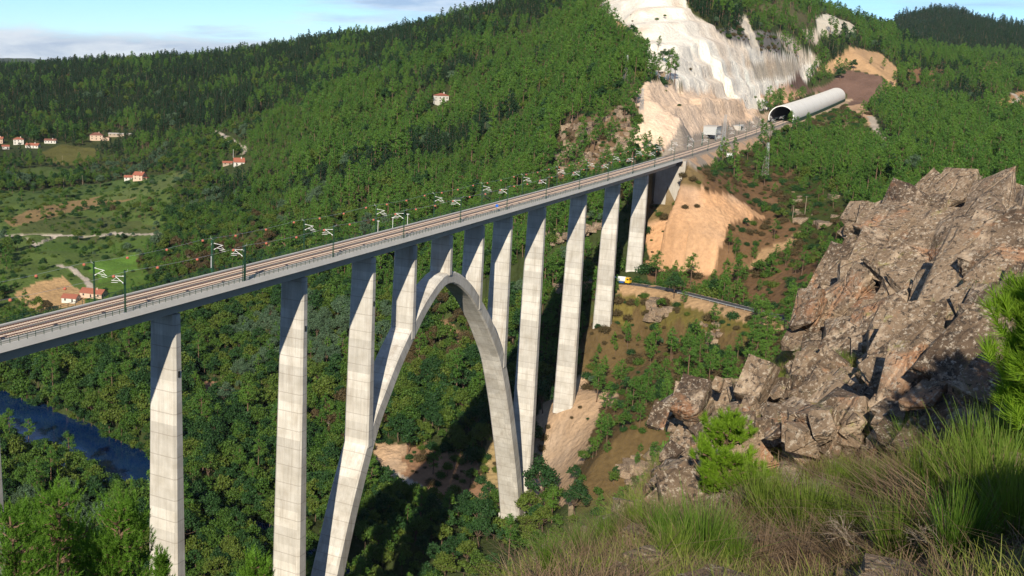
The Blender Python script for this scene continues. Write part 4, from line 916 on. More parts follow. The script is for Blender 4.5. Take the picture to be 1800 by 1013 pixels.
tone = mth(t, 'MULTIPLY_ADD', mth(t, 'SUBTRACT', oi_.outputs['Random'], .5), .28, mth(t, 'MULTIPLY_ADD', bed, .5, mth(t, 'MULTIPLY', noise(t, P_, .5, 5, .6), .5)))
col = mixc(t, ramp(t, tone, [(.36, 0), (.60, 1)]), (.085, .058, .040), (.27, .195, .130))
col = mixc(t, mth(t, 'MULTIPLY', ramp(t, noise(t, scaled(BP_, (1, 1.3, 3)), .9, 6, .7), [(.54, 0), (.64, 1)]), .8), col, (.52, .40, .285))
col = mixc(t, mth(t, 'MULTIPLY', ramp(t, noise(t, P_, .8, 5, .7, .5), [(.57, 0), (.67, 1)]), .65), col, (.42, .21, .11))
col = mixc(t, mth(t, 'MULTIPLY', ramp(t, noise(t, P_, 1.4, 6, .75), [(.60, 0), (.66, 1)]), .6), col, (.27, .26, .09))
col = mixc(t, ramp(t, noise(t, P_, 11, 5, .8), [(.54, 0), (.60, .8)]), col, (.50, .43, .34))
col = mixc(t, ramp(t, noise(t, P_, 7.5, 5, .8, .3), [(.54, 0), (.60, .9)]), col, (.045, .036, .030))
t.links.new(col, b.inputs['Base Color'])
hgt = mth(t, 'ADD', mth(t, 'ADD', mth(t, 'MULTIPLY', ramp(t, jt, [(0, 0), (.04, 1)]), .28), mth(t, 'MULTIPLY', ramp(t, jt2, [(0, 0), (.08, 1)]), .10)), mth(t, 'MULTIPLY_ADD', noise(t, P_, 5, 8, .78), .7, mth(t, 'MULTIPLY', bed, .8)))
bump(t, b, hgt, 1.0, .12)
def ico(n):
    bm = bmesh.new(); bmesh.ops.create_icosphere(bm, subdivisions=n, radius=1); v = np.array([q.co[:] for q in bm.verts]); f = np.array([[x.index for x in q.verts] for q in bm.faces]); bm.free(); return v, f
ICO = {n: ico(n) for n in (3, 4, 5, 6)}
def n3(p, s, o=3): return (fbm(p[:, 0] * s + 3, p[:, 1] * s + p[:, 2] * s * .7, o) + fbm(p[:, 1] * s + 40, p[:, 2] * s - p[:, 0] * s * .6, o) + fbm(p[:, 2] * s + 80, p[:, 0] * s + p[:, 1] * s * .5, o)) / 1.7
def rock_mesh(seed, dims, sub=5, strata=9, rough=.05):
    "angular bedded block: a sphere cut back to random planes, then stepped along its bedding and roughened"
    r_ = np.random.default_rng(seed); v, f = ICO[sub]; P = [np.array(q, float) for q in ((1, 0, 0), (-1, 0, 0), (0, 1, 0), (0, -1, 0), (0, 0, 1), (0, 0, -1))]
    N_ = []; H = []
    for p in P:
        q = p + r_.normal(size=3) * .16; N_.append(q / np.linalg.norm(q)); H.append(.62 + .22 * r_.random())
    for _ in range(8):
        q = r_.normal(size=3); N_.append(q / np.linalg.norm(q)); H.append(.72 + .22 * r_.random())
    dt = v @ np.array(N_).T; rr = np.where(dt > .02, np.array(H)[None] / np.maximum(dt, .02), 9).min(1); p = v * rr[:, None]
    o = seed * 7.31
    # ledges
    lay = np.floor(p[:, 2] * strata + .25 * p[:, 0] + .12 * n3(p + o, 3, 2)); st = _perm[(lay.astype(int) * 7 + seed) & 255, seed & 255] - .5
    p[:, :2] *= (1 + .20 * st)[:, None]
    # joints crossing the beds
    jl = np.floor(p[:, 0] * 2.9 + .5 * p[:, 1] + .10 * n3(p + o + 9, 3, 2)); kl = np.floor(p[:, 1] * 2.6 - .4 * p[:, 0]); ks_ = _perm[(kl.astype(int) * 11 + seed) & 255, (seed * 5) & 255] - .5; js = _perm[(jl.astype(int) * 5 + seed) & 255, (seed * 3) & 255] - .5
    p[:, 2] *= 1 + .26 * js + .22 * ks_; p[:, 1] *= 1 + .14 * js
    p += v * (n3(p + o, 3.0, 4) * rough * .7 + n3(p + o + 5, 9, 3) * rough * .7)[:, None]
    return mesh('rock', p * np.array(dims), f, 'crag_rock')
def hull_rock(seed, dims, cuts=5, rough=.022, npts=9):
    "a broken block: flat fracture faces with sharp edges, only slightly roughened"
    r_ = np.random.default_rng(seed); bm = bmesh.new()
    C = [np.array((a, b_, c_)) * (.72 + .26 * r_.random(3)) + r_.normal(size=3) * .10 for a in (-1, 1) for b_ in (-1, 1) for c_ in (-1, 1) if r_.random() > .10]
    for _ in range(npts):
        u = r_.normal(size=3); C.append(u / np.abs(u).max() * (.80 + .22 * r_.random()))
    for p in C: bm.verts.new(tuple(p))
    bmesh.ops.convex_hull(bm, input=bm.verts[:]); bmesh.ops.delete(bm, geom=[v for v in bm.verts if not v.link_faces], context='VERTS')
    bmesh.ops.subdivide_edges(bm, edges=bm.edges[:], cuts=cuts, use_grid_fill=True); bmesh.ops.triangulate(bm, faces=bm.faces[:]); bm.normal_update()
    v = np.array([q.co[:] for q in bm.verts]); nn = np.array([q.normal[:] for q in bm.verts]); f = np.array([[x.index for x in q.verts] for q in bm.faces]) if bm.verts.index_update() is None else None; bm.free()
    o = seed * 3.7 % 97
    lay = np.floor(v[:, 2] * 4 + .3 * v[:, 0]); st = _perm[(lay.astype(int) * 7 + seed) & 255, seed & 255] - .5
    v = v + nn * (n3(v + o, 3.5, 4) * rough * 1.6 + n3(v + o + 5, 11, 3) * rough + st * .05)[:, None]
    return mesh('rock', v * np.array(dims), np.ascontiguousarray(f), 'crag_rock')
MEDM = [hull_rock(300 + q, (1, .72, .5), 3) for q in range(12)]
def rotj(r_, j): return (BEDM @ Matrix.Rotation(r_.normal() * j, 3, 'X') @ Matrix.Rotation(r_.normal() * j, 3, 'Y') @ Matrix.Rotation(r_.normal() * j * 1.3, 3, 'Z')).to_euler()
r3 = np.random.default_rng(23)
crag = link('rock_outcrop', None, loc=tuple(atd(1600, 480, 30)), label='big tilted crag of grey and pinkish bedded rock above the broom slope', cat='rock outcrop')
ledge = link('rock_outcrop', None, loc=tuple(atd(1330, 720, 22)), label='low broken ledge of pale rock behind the small bright pine', cat='rock outcrop')
# (sight line x, y, distance, half-lengths along bed / across / thickness in metres, parent)
BIG = [(1548, 410, 37, 1.2, 1.0, .9), (1525, 376, 38, .75, .65, .55), (1660, 350, 39, 1.3, .9, .75), (1600, 425, 36, 1.6, 1.2, 1.0), (1705, 455, 31, 2.0, 1.5, .85), (1770, 378, 35, 1.4, 1.0, .8), (1820, 450, 29, 1.4, 1.2, .8),
       (1505, 485, 34, 1.5, .9, .75), (1470, 540, 31, 1.5, .8, .65), (1425, 578, 30, .8, .55, .45), (1560, 545, 30, 1.5, 1.1, .75), (1620, 575, 27, 1.3, 1.0, .65), (1690, 585, 24, 1.3, .9, .55), (1520, 600, 27.5, .9, .6, .5),
       (1575, 655, 23, 1.0, .65, .5), (1640, 672, 20.5, 1.0, .7, .45), (1760, 505, 26, 1.6, 1.2, .8), (1790, 600, 20, 1.1, .9, .55), (1720, 655, 18.5, 1.0, .7, .42), (1585, 712, 19, .7, .45, .36), (1740, 690, 16.5, .7, .5, .36), (1785, 660, 17, .65, .5, .36),
       (1640, 730, 17, .5, .38, .30), (1560, 738, 18, .42, .34, .26)]
BIG = [q + (0,) for q in BIG]
rl = np.random.default_rng(77)
for x, y, d in [(1345, 705, 24), (1290, 722, 23), (1245, 745, 22), (1400, 725, 21.5), (1215, 790, 20), (1310, 770, 19.5), (1200, 845, 17.5), (1365, 692, 25), (1450, 745, 18.8), (1255, 830, 17), (1420, 760, 18.5), (1370, 755, 19.5), (1275, 790, 19), (1230, 700, 24), (1330, 740, 21), (1500, 735, 19), (1235, 870, 16.3), (1480, 715, 20), (1290, 690, 25), (1205, 740, 23.5)]:
    for _ in range(6):
        k_ = .13 + .30 * rl.random() ** 1.5; BIG.append((x + rl.normal() * 24, y + 9 + rl.normal() * 15, d + rl.normal() * .5, k_ * 1.35, k_, k_ * .7, 1))
ROCKP = []
for q, (x, y, d, a_, b_, c_, k) in enumerate(BIG):
    p = atd(x, y, d + .45 * b_); par = (crag, ledge)[k]; s_ = 6 if a_ > 1.25 else 5
    nl = 5 if k == 0 else 1
    for z_ in range(nl):
        big = nl > 1; f_ = (.46 + .34 * r3.random()) if big else .8; dm = (a_ * f_ * 1.15, b_ * f_, c_ * (.34 if big else .85))
        of = (np.array(BEDN) * (z_ - 2) * c_ * .42 + np.array(BEDL) * r3.normal() * a_ * .42 + np.array(BEDW) * r3.normal() * b_ * .40) * big - np.array([0, 0, .22 * c_])
        link('rock', hull_rock(100 + q * 5 + z_, dm, 5 if a_ > .9 else 3), par, loc=tuple(p + of - np.array(par.location)), rot=rotj(r3, .17 if k == 0 else .4))
def inpix(x, y, P): return inpoly(np.array([x], float), np.array([y], float), np.array(P, float))[0]
CR = [(1395, 590), (1450, 520), (1510, 440), (1500, 380), (1560, 350), (1640, 310), (1720, 325), (1830, 305), (1830, 690), (1700, 760), (1600, 770), (1520, 760), (1450, 770), (1395, 680)]
LG = [(1390, 690), (1330, 690), (1240, 700), (1195, 760), (1180, 850), (1100, 905), (1110, 930), (1230, 880), (1300, 790), (1420, 770), (1500, 760)]
def near_hit(x, y): return at(x, y, 4., 70.)
cnt = 0
while cnt < 430:
    x, y = r3.uniform(1090, 1830), r3.uniform(300, 940); k = 0 if inpix(x, y, CR) else 1 if inpix(x, y, LG) else None
    if k is None: continue
    p = near_hit(x, y); d = math.hypot(p[0], p[1])
    if d > 55: continue
    s_ = (.09 + .48 * r3.random() ** 2.4) * (.7 + d / 50); par = (crag, ledge)[k]
    o = link('rock', MEDM[int(r3.integers(12))], par, loc=tuple(p + np.array([0, 0, s_ * .25]) - np.array(par.location)), rot=rotj(r3, .3)); o.scale = (s_ * (.9 + .5 * r3.random()), s_ * (.8 + .4 * r3.random()), s_ * (.7 + .5 * r3.random())); cnt += 1

# ------------------------------------------------------------------ needles, blades, stems
def needle_tuft(r_, n, L, w, shoot):
    "needles along a short upright shoot"
    t_ = r_.random(n); an = r_.random(n) * 6.283; tilt = .25 + .75 * (1 - t_) ** .8 + .15 * r_.normal(size=n)
    d_ = np.stack([np.sin(tilt) * np.cos(an), np.sin(tilt) * np.sin(an), np.cos(tilt)], 1); b0 = np.stack([np.zeros(n), np.zeros(n), t_ * shoot], 1)
    side = np.cross(d_, r_.normal(size=(n, 3))); side /= np.linalg.norm(side, axis=1)[:, None]; Ln = L * (.75 + .5 * r_.random(n))[:, None]
    return np.stack([b0 - side * w / 2, b0 + side * w / 2, b0 + d_ * Ln], 1).reshape(-1, 3)
def stamp(T, pos, dirs, scl, r_):
    "copies of the template, its z axis turned to each direction"
    dirs = dirs / np.linalg.norm(dirs, axis=1)[:, None]; h = r_.normal(size=dirs.shape); a = np.cross(dirs, h); a /= np.linalg.norm(a, axis=1)[:, None]; b_ = np.cross(dirs, a)
    M = np.stack([a, b_, dirs], 2); out = np.einsum('nij,kj->nki', M, T) * scl[:, None, None] + pos[:, None]; return out.reshape(-1, 3)
def near_pine(seed, h, low, wide, tufts, nl, nw, shoot, k_branch=5, levels=12, nn=46, mname='near_needles', trunk_r=.16):
    r_ = np.random.default_rng(seed); mb = MB(); bd = MB()
    P = [np.array([.12 * math.sin(q * 1.7 + seed), .12 * math.cos(q * 1.3), h * q / 7]) for q in range(8)]; mb.path([tuple(p) for p in P], [trunk_r * (1 - .12 * q) for q in range(8)], 8)
    pos = []; dr = []
    def ax(t): f_ = t * 7; i_ = min(6, int(f_)); return P[i_] + (P[i_ + 1] - P[i_]) * (f_ - i_)
    for t in np.linspace(low, .98, levels):
        k = (t - low) / (1 - low); rw = wide * (1 - k ** 1.6 * .8) * (.6 + .4 * min(1, k * 4))
        for q in range(k_branch):
            an = r_.random() * 6.283; L = rw * (.6 + .5 * r_.random()); b0 = ax(t); e = b0 + np.array([math.cos(an) * L, math.sin(an) * L, L * (.35 + .35 * r_.random())])
            limb(bd, b0, e, .035 * trunk_r / .16, .012, r_, 5, 3, .05)
            n = max(3, int(tufts * L / wide))
            for z in range(n):
                s_ = (.35 + .65 * r_.random()); c_ = b0 + (e - b0) * s_ + r_.normal(size=3) * wide * .085; pos.append(c_)
                dr.append((e - b0) / L * .45 + np.array([0, 0, 1.0]) + r_.normal(size=3) * .28)
            pos.append(e); dr.append((e - b0) / L * .6 + np.array([0, 0, .9]))
    for z in range(5): pos.append(ax(1) + r_.normal(size=3) * .1); dr.append(np.array([0, 0, 1.]) + r_.normal(size=3) * .2)
    T = [needle_tuft(np.random.default_rng(seed + q), nn, nl, nw, shoot) for q in range(3)]
    pos = np.array(pos); dr = np.array(dr); pk = r_.integers(0, 3, len(pos)); sc_ = .75 + .5 * r_.random(len(pos))
    V = np.concatenate([stamp(T[q], pos[pk == q], dr[pk == q], sc_[pk == q], r_) for q in range(3)])
    return mb.mesh('near_trunk', 'pine_bark', True), bd.mesh('near_branches', 'pine_bark', True), mesh('near_crown', V, np.arange(len(V)).reshape(-1, 3), mname)
def put_pine(ms, x, y, d, rz, lab, cat='pine tree', base=None, name='pine_tree', scale=1.):
    p = atd(x, y, d); z = g(p[0], p[1]) if base is None else base
    r = link(name, None, loc=(p[0], p[1], z), rot=(0, 0, rz), label=lab, cat=cat); r.scale = (scale,) * 3
    link('trunk', ms[0], r); link('branches', ms[1], r); link('crown', ms[2], r); return r
def top_pine(x, y, d, seed, wide, lab, rz=0.):
    p = atd(x, y, d); zg = g(p[0], p[1]); H = p[2] - zg
    put_pine(near_pine(seed, H, 1 - 6.5 / H, wide, 26, .105, .016, .30, 8, 17, mname='crown_needles'), x, y, d, rz, lab)
top_pine(100, 868, 33, 71, 2.5, 'dense bright pine crown with several leaders on the cliff above the river')
top_pine(205, 878, 31.5, 72, 1.9, 'bright pine crown whose top stands before the bend of the river')
top_pine(20, 905, 29, 73, 1.9, 'bushy pine crown beside the concrete pier sliver at the river bank')
top_pine(286, 975, 30, 74, .55, 'thin dark pine tip before the foot of the second tall pier')
top_pine(455, 978, 33, 75, 1.1, 'dark pine tip between the two tall approach piers')
sap = near_pine(81, 1.35, .12, .55, 16, .085, .009, .10, 6, 9, 60, trunk_r=.045)
put_pine(sap, 1272, 858, 15.8, .6, 'small bright green pine sapling in front of the pale rock ledge')
edge = near_pine(82, 2.6, .2, .9, 18, .16, .009, .18, 5, 12, 70, trunk_r=.06)
p = atd(1880, 660, 13.5); put_pine(edge, 1880, 660, 13.5, 2.1, 'bright green young pine leaning out beside the big crag', base=g(p[0], p[1]) - .2)
def blades(r_, n, L, w, spread, droop, seg=3, rad=.12):
    "a tuft of thin curved stems"
    an = r_.random(n) * 6.283; rr = rad * np.sqrt(r_.random(n)); b0 = np.stack([rr * np.cos(an), rr * np.sin(an), np.zeros(n) - .03], 1)
    out = np.abs(r_.normal(size=n)) * spread; a2 = an + r_.normal(size=n) * .5; Ln = L * (.55 + .6 * r_.random(n))
    V = []; pts = []
    for q in range(seg + 1):
        s_ = q / seg; rad_ = out * s_ + droop * out * s_ * s_; pts.append(b0 + np.stack([np.cos(a2) * rad_ * Ln, np.sin(a2) * rad_ * Ln, Ln * (s_ - .35 * droop * out * s_ * s_)], 1))
    side = np.stack([-np.sin(a2 + r_.normal(size=n) * .8), np.cos(a2 + r_.normal(size=n) * .8), np.zeros(n)], 1)
    rows = []
    for q in range(seg + 1):
        wq = w * (1 - .8 * q / seg) / 2; rows += [pts[q] - side * wq, pts[q] + side * wq]
    V = np.stack(rows, 1).reshape(-1, 3); k = 2 * (seg + 1); base = (np.arange(n) * k)[:, None]
    F = np.concatenate([base + np.array([[2 * q, 2 * q + 1, 2 * q + 3, 2 * q + 2]]) for q in range(seg)]); return V, F
BROOM = []
for q in range(5):
    r_ = np.random.default_rng(400 + q); v, f = blades(r_, 480, 1.05, .0135, .26, .35, 3, .17); v2, f2 = blades(r_, 110, .8, .012, .5, .9, 3, .24)
    BROOM.append((mesh('broom_stems', v, f, 'broom'), mesh('broom_dry', v2, f2, 'dry_stalks')))
SH = [(1228, 1000, .78), (1262, 985, .6), (1335, 925, .80), (1360, 940, .7), (1418, 960, .80), (1440, 940, .6), (1480, 800, .55), (1400, 800, .6), (1365, 808, .5), (1545, 800, .65), (1600, 800, .6), (1632, 905, .9), (1660, 880, .75), (1715, 830, .8), (1765, 820, .85), (1725, 930, .95), (1755, 900, .9), (1785, 760, .8),
      (1290, 1008, .5), (1160, 960, .55), (1120, 940, .5), (1070, 968, .5), (1015, 990, .45), (1180, 1005, .5), (1500, 960, .6), (1575, 985, .6), (1530, 880, .5), (1300, 880, .4), (1470, 870, .5), (960, 1008, .4), (1680, 985, .7), (1790, 960, .8),
      (1540, 690, .5), (1500, 612, .45), (1722, 552, .6), (1703, 625, .5), (1572, 602, .4), (1475, 655, .5), (1350, 672, .55), (1318, 676, .5), (1405, 645, .5), (1440, 720, .4)]
NSL = 32
for q, (x, y, s_) in enumerate(SH):
    s_ *= .92 if x > 1580 and q < NSL else 1.0
    p = near_hit(x, y); d = math.hypot(p[0], p[1]); onrock = q >= NSL
    st_, dy = BROOM[q % 5]
    r = link('broom_shrub', None, loc=tuple(p), rot=(r3.normal() * .08, r3.normal() * .08, r3.random() * 6.28), cat='shrub', label='green broom shrub rooted in cracks of the tilted crag' if onrock else ('tall green broom shrub on the grassy slope, stems brushing its neighbours' if s_ > .8 else 'low green broom shrub among dry stalks on the grassy slope'),
             group='broom shrubs on the crag' if onrock else ('tall broom shrubs on the slope' if s_ > .8 else 'low broom shrubs on the slope')); r.scale = (s_ * 1.05, s_ * 1.05, s_)
    link('stems', st_, r); link('dry_stems', dy, r)
# dry brown twiggy shrubs between the broom
TWIG = []
for q in range(3):
    v, f = blades(np.random.default_rng(450 + q), 240, .62, .012, .75, 1.1, 3, .14); TWIG.append(mesh('twig_stems', v, f, 'brown_stems'))
for q, (x, y, s_) in enumerate([(1290, 935, .8), (1390, 900, .8), (1470, 905, .9), (1520, 840, .8), (1560, 905, .9), (1440, 845, .7), (1600, 940, 1.0), (1490, 990, .9), (1340, 990, .8), (1400, 985, .8), (1640, 960, 1.1), (1100, 960, .7), (1150, 930, .7), (1250, 950, .7), (1580, 835, .7), (1670, 800, .7), (1690, 930, 1.0), (1770, 720, .8), (1620, 800, .6), (1450, 780, .6), (1240, 885, .6), (1030, 1000, .6), (1550, 950, .8), (1730, 760, .8), (1350, 850, .6), (1420, 1005, .7)]):
    p = near_hit(x, y); o = link('twiggy_shrub', TWIG[q % 3], loc=tuple(p), rot=(r3.normal() * .12, r3.normal() * .12, r3.random() * 6.28), label='dry brown twiggy shrub drooping between the broom shrubs', cat='shrub', group='dry twiggy shrubs on the slope'); o.scale = (s_,) * 3
bo = link('shade_boulder', hull_rock(777, (1.2, 1.0, 1.9), 5), loc=(3.0, -1.6, 200.6), rot=(.1, .15, .5), label='tall boulder added out of view to shade the near slope', cat='shade_boulder')  # unseen, added behind the eye to cast shadow on the near slope
# bare, dead bushes
def dead_bush(seed, h=.9):
    r_ = np.random.default_rng(seed); mb = MB()
    def grow(p, d_, L, r0, lv):
        e = p + d_ * L; mb.tube(tuple(p), tuple(e), r0, r0 * .7, 4, cap=False)
        if lv == 0: return
        for _ in range(3 if lv > 1 else 4):
            n_d = d_ + r_.normal(size=3) * .5; n_d /= np.linalg.norm(n_d); grow(p + d_ * L * (.5 + .5 * r_.random()), n_d, L * (.55 + .25 * r_.random()), r0 * .6, lv - 1)
    for _ in range(6):
        d_ = np.array([r_.normal() * .6, r_.normal() * .6, 1.]); d_ /= np.linalg.norm(d_); grow(np.array([r_.normal() * .06, r_.normal() * .06, -.05]), d_, h * .42, .011, 3)
    return mb.mesh('dead_twigs', 'dead_wood')
DEAD = [dead_bush(500 + q) for q in range(3)]
for q, (x, y, s_) in enumerate([(1660, 985, .7), (1735, 930, .7), (1780, 760, 1.0), (1300, 905, .6), (1530, 985, .8), (1790, 690, .7), (1700, 700, .8), (1440, 900, .7), (1390, 870, .6)]):
    p = near_hit(x, y); o = link('dead_bush', DEAD[q % 3], loc=tuple(p), rot=(r3.normal() * .15, r3.normal() * .15, r3.random() * 6.28), label='leafless grey dead bush among the broom on the slope', cat='dead bush', group='dead bushes on the slope'); o.scale = (s_,) * 3
# grass: dry and green tufts all over the near slope
TUF = []
for q in range(3):
    v, f = blades(np.random.default_rng(600 + q), 20, .34, .011, .6, .9, 3, .09); TUF.append(unlinked('grass_tuft_a%d' % q, mesh('dry_tuft', v, f, ('dry_stalks', 'brown_stems', 'dry_stalks')[q])))
for q in range(3):
    v, f = blades(np.random.default_rng(610 + q), 22, .34, .011, .45, .7, 3, .09); TUF.append(unlinked('grass_tuft_b%d' % q, mesh('green_tuft', v, f, 'green_grass')))
gxx, gyy = polar_jitter(6.0, 34, math.radians(4), math.radians(40), .15)
gu, gv, gd = pix(np.stack([gxx, gyy, terrain(gxx, gyy)], 1))
rocky = np.zeros(len(gxx), bool)
rocky = inpoly(gu, gv, np.array(CR, float)) | (inpoly(gu, gv, np.array(LG, float)) & (gv < 880))
strip = inpoly(gu, gv, np.array([(1250, 640), (1390, 600), (1520, 640), (1500, 700), (1380, 680), (1260, 690)], float)); pr = np.where(strip, .85, np.where(rocky, .14, .8)); k = (r3.random(len(gxx)) < pr * np.where(fbm(gxx / .8 + 20, gyy / .8, 2) > -.12, 1, .25)) & (gv > 0)
gxx, gyy, gv2 = gxx[k], gyy[k], gv[k]; gn = fbm(gxx / 1.6, gyy / 1.6, 3); gap = fbm(gxx / .9 + 20, gyy / .9, 2); dryf = r3.random(len(gxx)) < np.clip(.36 + gn * 1.3, .08, .95)
STN = [unlinked('loose_stone%d' % q, hull_rock(800 + q, (.16, .12, .09), 2)) for q in range(3)]
kx, ky = polar_jitter(6.0, 30, math.radians(4), math.radians(40), .75); kk = r3.random(len(kx)) < .55; kx, ky = kx[kk], ky[kk]
SCR = [unlinked('outcrop_stone%d' % q, hull_rock(820 + q, (1.9, 1.3, 1.2), 3)) for q in range(4)]
ox = []; oy = []
for poly, n_p in (([(975, 268), (1000, 205), (1050, 220), (1108, 178), (1120, 200), (1092, 288), (1030, 305), (985, 330)], 190), ([(1215, 560), (1270, 575), (1262, 610), (1220, 600)], 14), ([(1150, 530), (1180, 535), (1170, 575), (1145, 565)], 22), ([(1095, 810), (1190, 780), (1190, 880), (1110, 880)], 70), ([(960, 380), (1060, 330), (1060, 470), (990, 560)], 110), ([(1080, 60), (1130, 100), (1200, 150), (1120, 140)], 30), ([(1390, 330), (1480, 345), (1480, 420), (1400, 400)], 16)):
    bb = np.array(poly, float); c_ = 0
    while c_ < n_p:
        x, y = r3.uniform(bb[:, 0].min(), bb[:, 0].max()), r3.uniform(bb[:, 1].min(), bb[:, 1].max())
        if inpix(x, y, poly): p = at(x, y); ox.append(p[0]); oy.append(p[1]); c_ += 1
ox = np.array(ox); oy = np.array(oy)
scatter('hillside_stones', np.stack([ox, oy, terrain(ox, oy) - .2], 1), .5 + r3.random(len(ox)) ** 2 * 1.6, r3.random(len(ox)) * 6.28, r3.integers(0, 4, len(ox)), SCR, 'pale stones and small outcrops strewn over the open hillsides')
scatter('loose_stones', np.stack([kx, ky, terrain(kx, ky) + .02], 1), .4 + r3.random(len(kx)) ** 2 * 1.6, r3.random(len(kx)) * 6.28, r3.integers(0, 3, len(kx)), STN, 'small loose stones lying in the grass of the near slope')
scatter('slope_grass', np.stack([gxx, gyy, terrain(gxx, gyy)], 1), (.42 + .5 * r3.random(len(gxx))) * (1.1 + .5 * gn), r3.random(len(gxx)) * 6.28, np.where(dryf, 0, 3) + r3.integers(0, 3, len(gxx)), TUF, 'dry and green grass over the near slope')
print('GRASS', len(gxx))
# ------------------------------------------------------------------ houses
def house(x, y, w, l, h, rise, rz, wall, roof, lab, win=2, hip=False, chim=True, d=None, annex=None, name='house', cat='house'):
    w *= .95; l *= .95; h *= .95
    p = at(x, y) if d is None else atd(x, y, d); gz0 = min(g(p[0] + a_, p[1] + b_) for a_ in (-w / 2, 0, w / 2) for b_ in (-l / 2, 0, l / 2))
    r = link(name, None, loc=(p[0], p[1], g(p[0], p[1])), rot=(0, 0, rz), label=lab, cat=cat); base = gz0 - g(p[0], p[1]) - 1.0
    mb = MB(); a, b = w / 2, l / 2
    if hip: mb.box(-a, a, -b, b, base, h)
    else:
        mb.add([(-a, -b, base), (a, -b, base), (a, b, base), (-a, b, base), (-a, -b, h), (a, -b, h), (a, b, h), (-a, b, h), (-a, 0, h + rise), (a, 0, h + rise)],
               [(0, 3, 2, 1), (0, 1, 5, 4), (2, 3, 7, 6), (1, 2, 6, 9, 5), (3, 0, 4, 8, 7), (4, 5, 9, 8), (6, 7, 8, 9)])
    link('wall', mb.mesh('wall', wall), r)
    e = .5; rb = MB(); k = rise / b
    if hip:
        rl = max(.0, a - b * .9)
        v = [(-a - e, -b - e, h - .1), (a + e, -b - e, h - .1), (a + e, b + e, h - .1), (-a - e, b + e, h - .1), (-rl, 0, h + rise), (rl, 0, h + rise), (-a - e, -b - e, h + .12), (a + e, -b - e, h + .12), (a + e, b + e, h + .12), (-a - e, b + e, h + .12)]
        rb.add(v, [(3, 2, 1, 0), (0, 1, 7, 6), (1, 2, 8, 7), (2, 3, 9, 8), (3, 0, 6, 9), (6, 7, 5, 4), (8, 9, 4, 5), (7, 8, 5), (9, 6, 4)])
        ro = link('roof', rb.mesh('roof', roof), r)
    else:
        prof = [(-b - e, h - k * e), (0, h + rise), (b + e, h - k * e), (b + e, h - k * e + .22), (0, h + rise + .24), (-b - e, h - k * e + .22)]
        v = [(s * (a + e), yy, zz) for s in (-1, 1) for yy, zz in prof]; n = 6
        rb.add(v, [(i_, (i_ + 1) % n, n + (i_ + 1) % n, n + i_) for i_ in range(n)] + [tuple(range(n))[::-1], tuple(range(n, 2 * n))]); ro = link('roof', rb.mesh('roof', roof), r)
    if chim: link('chimney', MB().box(a * .35, a * .35 + .8, -b * .3, -b * .3 + .8, h, h + rise + 1.1).mesh('chimney', wall), ro)
    nfl = 2 if h > 4.5 else 1
    for fl in range(nfl):
        for q in range(win):
            xx = -a + w * (q + .5) / win
            if fl == 0 and q == win // 2: link('door', MB().box(xx - .55, xx + .55, -b - .05, -b + .02, 0, 2.2).mesh('door', 'shutter'), r); continue
            z0 = .95 + fl * 2.8; wi = link('window', MB().box(xx - .6, xx + .6, -b - .04, -b + .02, z0, z0 + 1.35).mesh('window', 'shutter'), r)
            link('sill', MB().box(xx - .7, xx + .7, -b - .14, -b + .01, z0 - .12, z0 - .003).mesh('sill', 'stone_wall'), wi)
        for s in (-1, 1):
            z0 = .95 + fl * 2.8; link('window', MB().box(min(s * a - .02 * s, s * a + .04 * s), max(s * a - .02 * s, s * a + .04 * s), -.6, .6, z0, z0 + 1.35).mesh('window', 'shutter'), r)
    if annex:
        aw, al, ah = annex; mb2 = MB().box(a + .01, a + aw, -al / 2, al / 2, base, ah); an_ = link('annex', mb2.mesh('annex', wall), r)
        link('annex_roof', MB().box(a + .02, a + aw + .4, -al / 2 - .4, al / 2 + .4, ah, ah + .3).mesh('annex_roof', roof), an_)
    return r
house(33, 254, 13, 10, 6.2, 2.6, .25, 'white_wall', 'tile', 'tall white house with red hipped roof in the hamlet', 3, True)
house(58, 260, 17, 9, 3.2, 2.4, -.1, 'white_wall', 'tile', 'long low white house with red roof in the hamlet', 4)
house(89, 252, 15, 8, 3.4, 1.8, .1, 'white_wall', 'brown_tile', 'low white house at the wood edge end of the hamlet', 4)
house(10, 262, 9, 7, 3.4, 1.6, .3, 'white_wall', 'tile', 'small white outbuilding below the hamlet', 2, chim=False)
house(-2, 252, 12, 9, 5.6, 2.4, .1, 'cream_wall', 'tile', 'cream house with red roof at the meadow end of the hamlet', 3)
house(170, 246, 17, 13, 6.2, 3.2, .15, 'cream_wall', 'brown_tile', 'large pink house with dark red roof on a bare knoll', 3, True, annex=(8, 9, 3.2))
house(212, 240, 32, 8, 3.0, .8, .02, 'stone_wall', 'pole_concrete', 'long low grey shed behind the large pink house', 6, chim=False, name='farm_shed', cat='shed')
house(246, 316, 12, 10, 5.2, 3.2, -.35, 'cream_wall', 'tile', 'red gabled house with balcony front above the meadows', 2, annex=(4, 5, 2.6))
house(226, 316, 9, 7, 3.0, 1.8, .1, 'white_wall', 'tile', 'small white annexe house beside the red gabled house', 2, chim=False)
house(420, 290, 11, 9, 3.4, 3.6, .2, 'white_wall', 'tile', 'white cottage with big red roof below the forest track', 2)
house(400, 291, 10, 6, 2.6, 1.4, .1, 'stone_wall', 'tile', 'low red roofed shed beside the white cottage', 2, chim=False, name='farm_shed', cat='shed')
house(775, 180, 12.5, 11, 7.0, 2.4, .45, 'white_wall', 'tile', 'lone two-storey white house with red roof amid the forest', 3, True)
house(165, 522, 18, 9, 3.2, 2.4, -.3, 'cream_wall', 'tile', 'long farmhouse with red tiled roof by the dry yellow field', 3)
house(125, 530, 11, 8, 3.0, 2.0, -.2, 'white_wall', 'tile', 'white farm outbuilding with red roof by the dry yellow field', 2, chim=False)
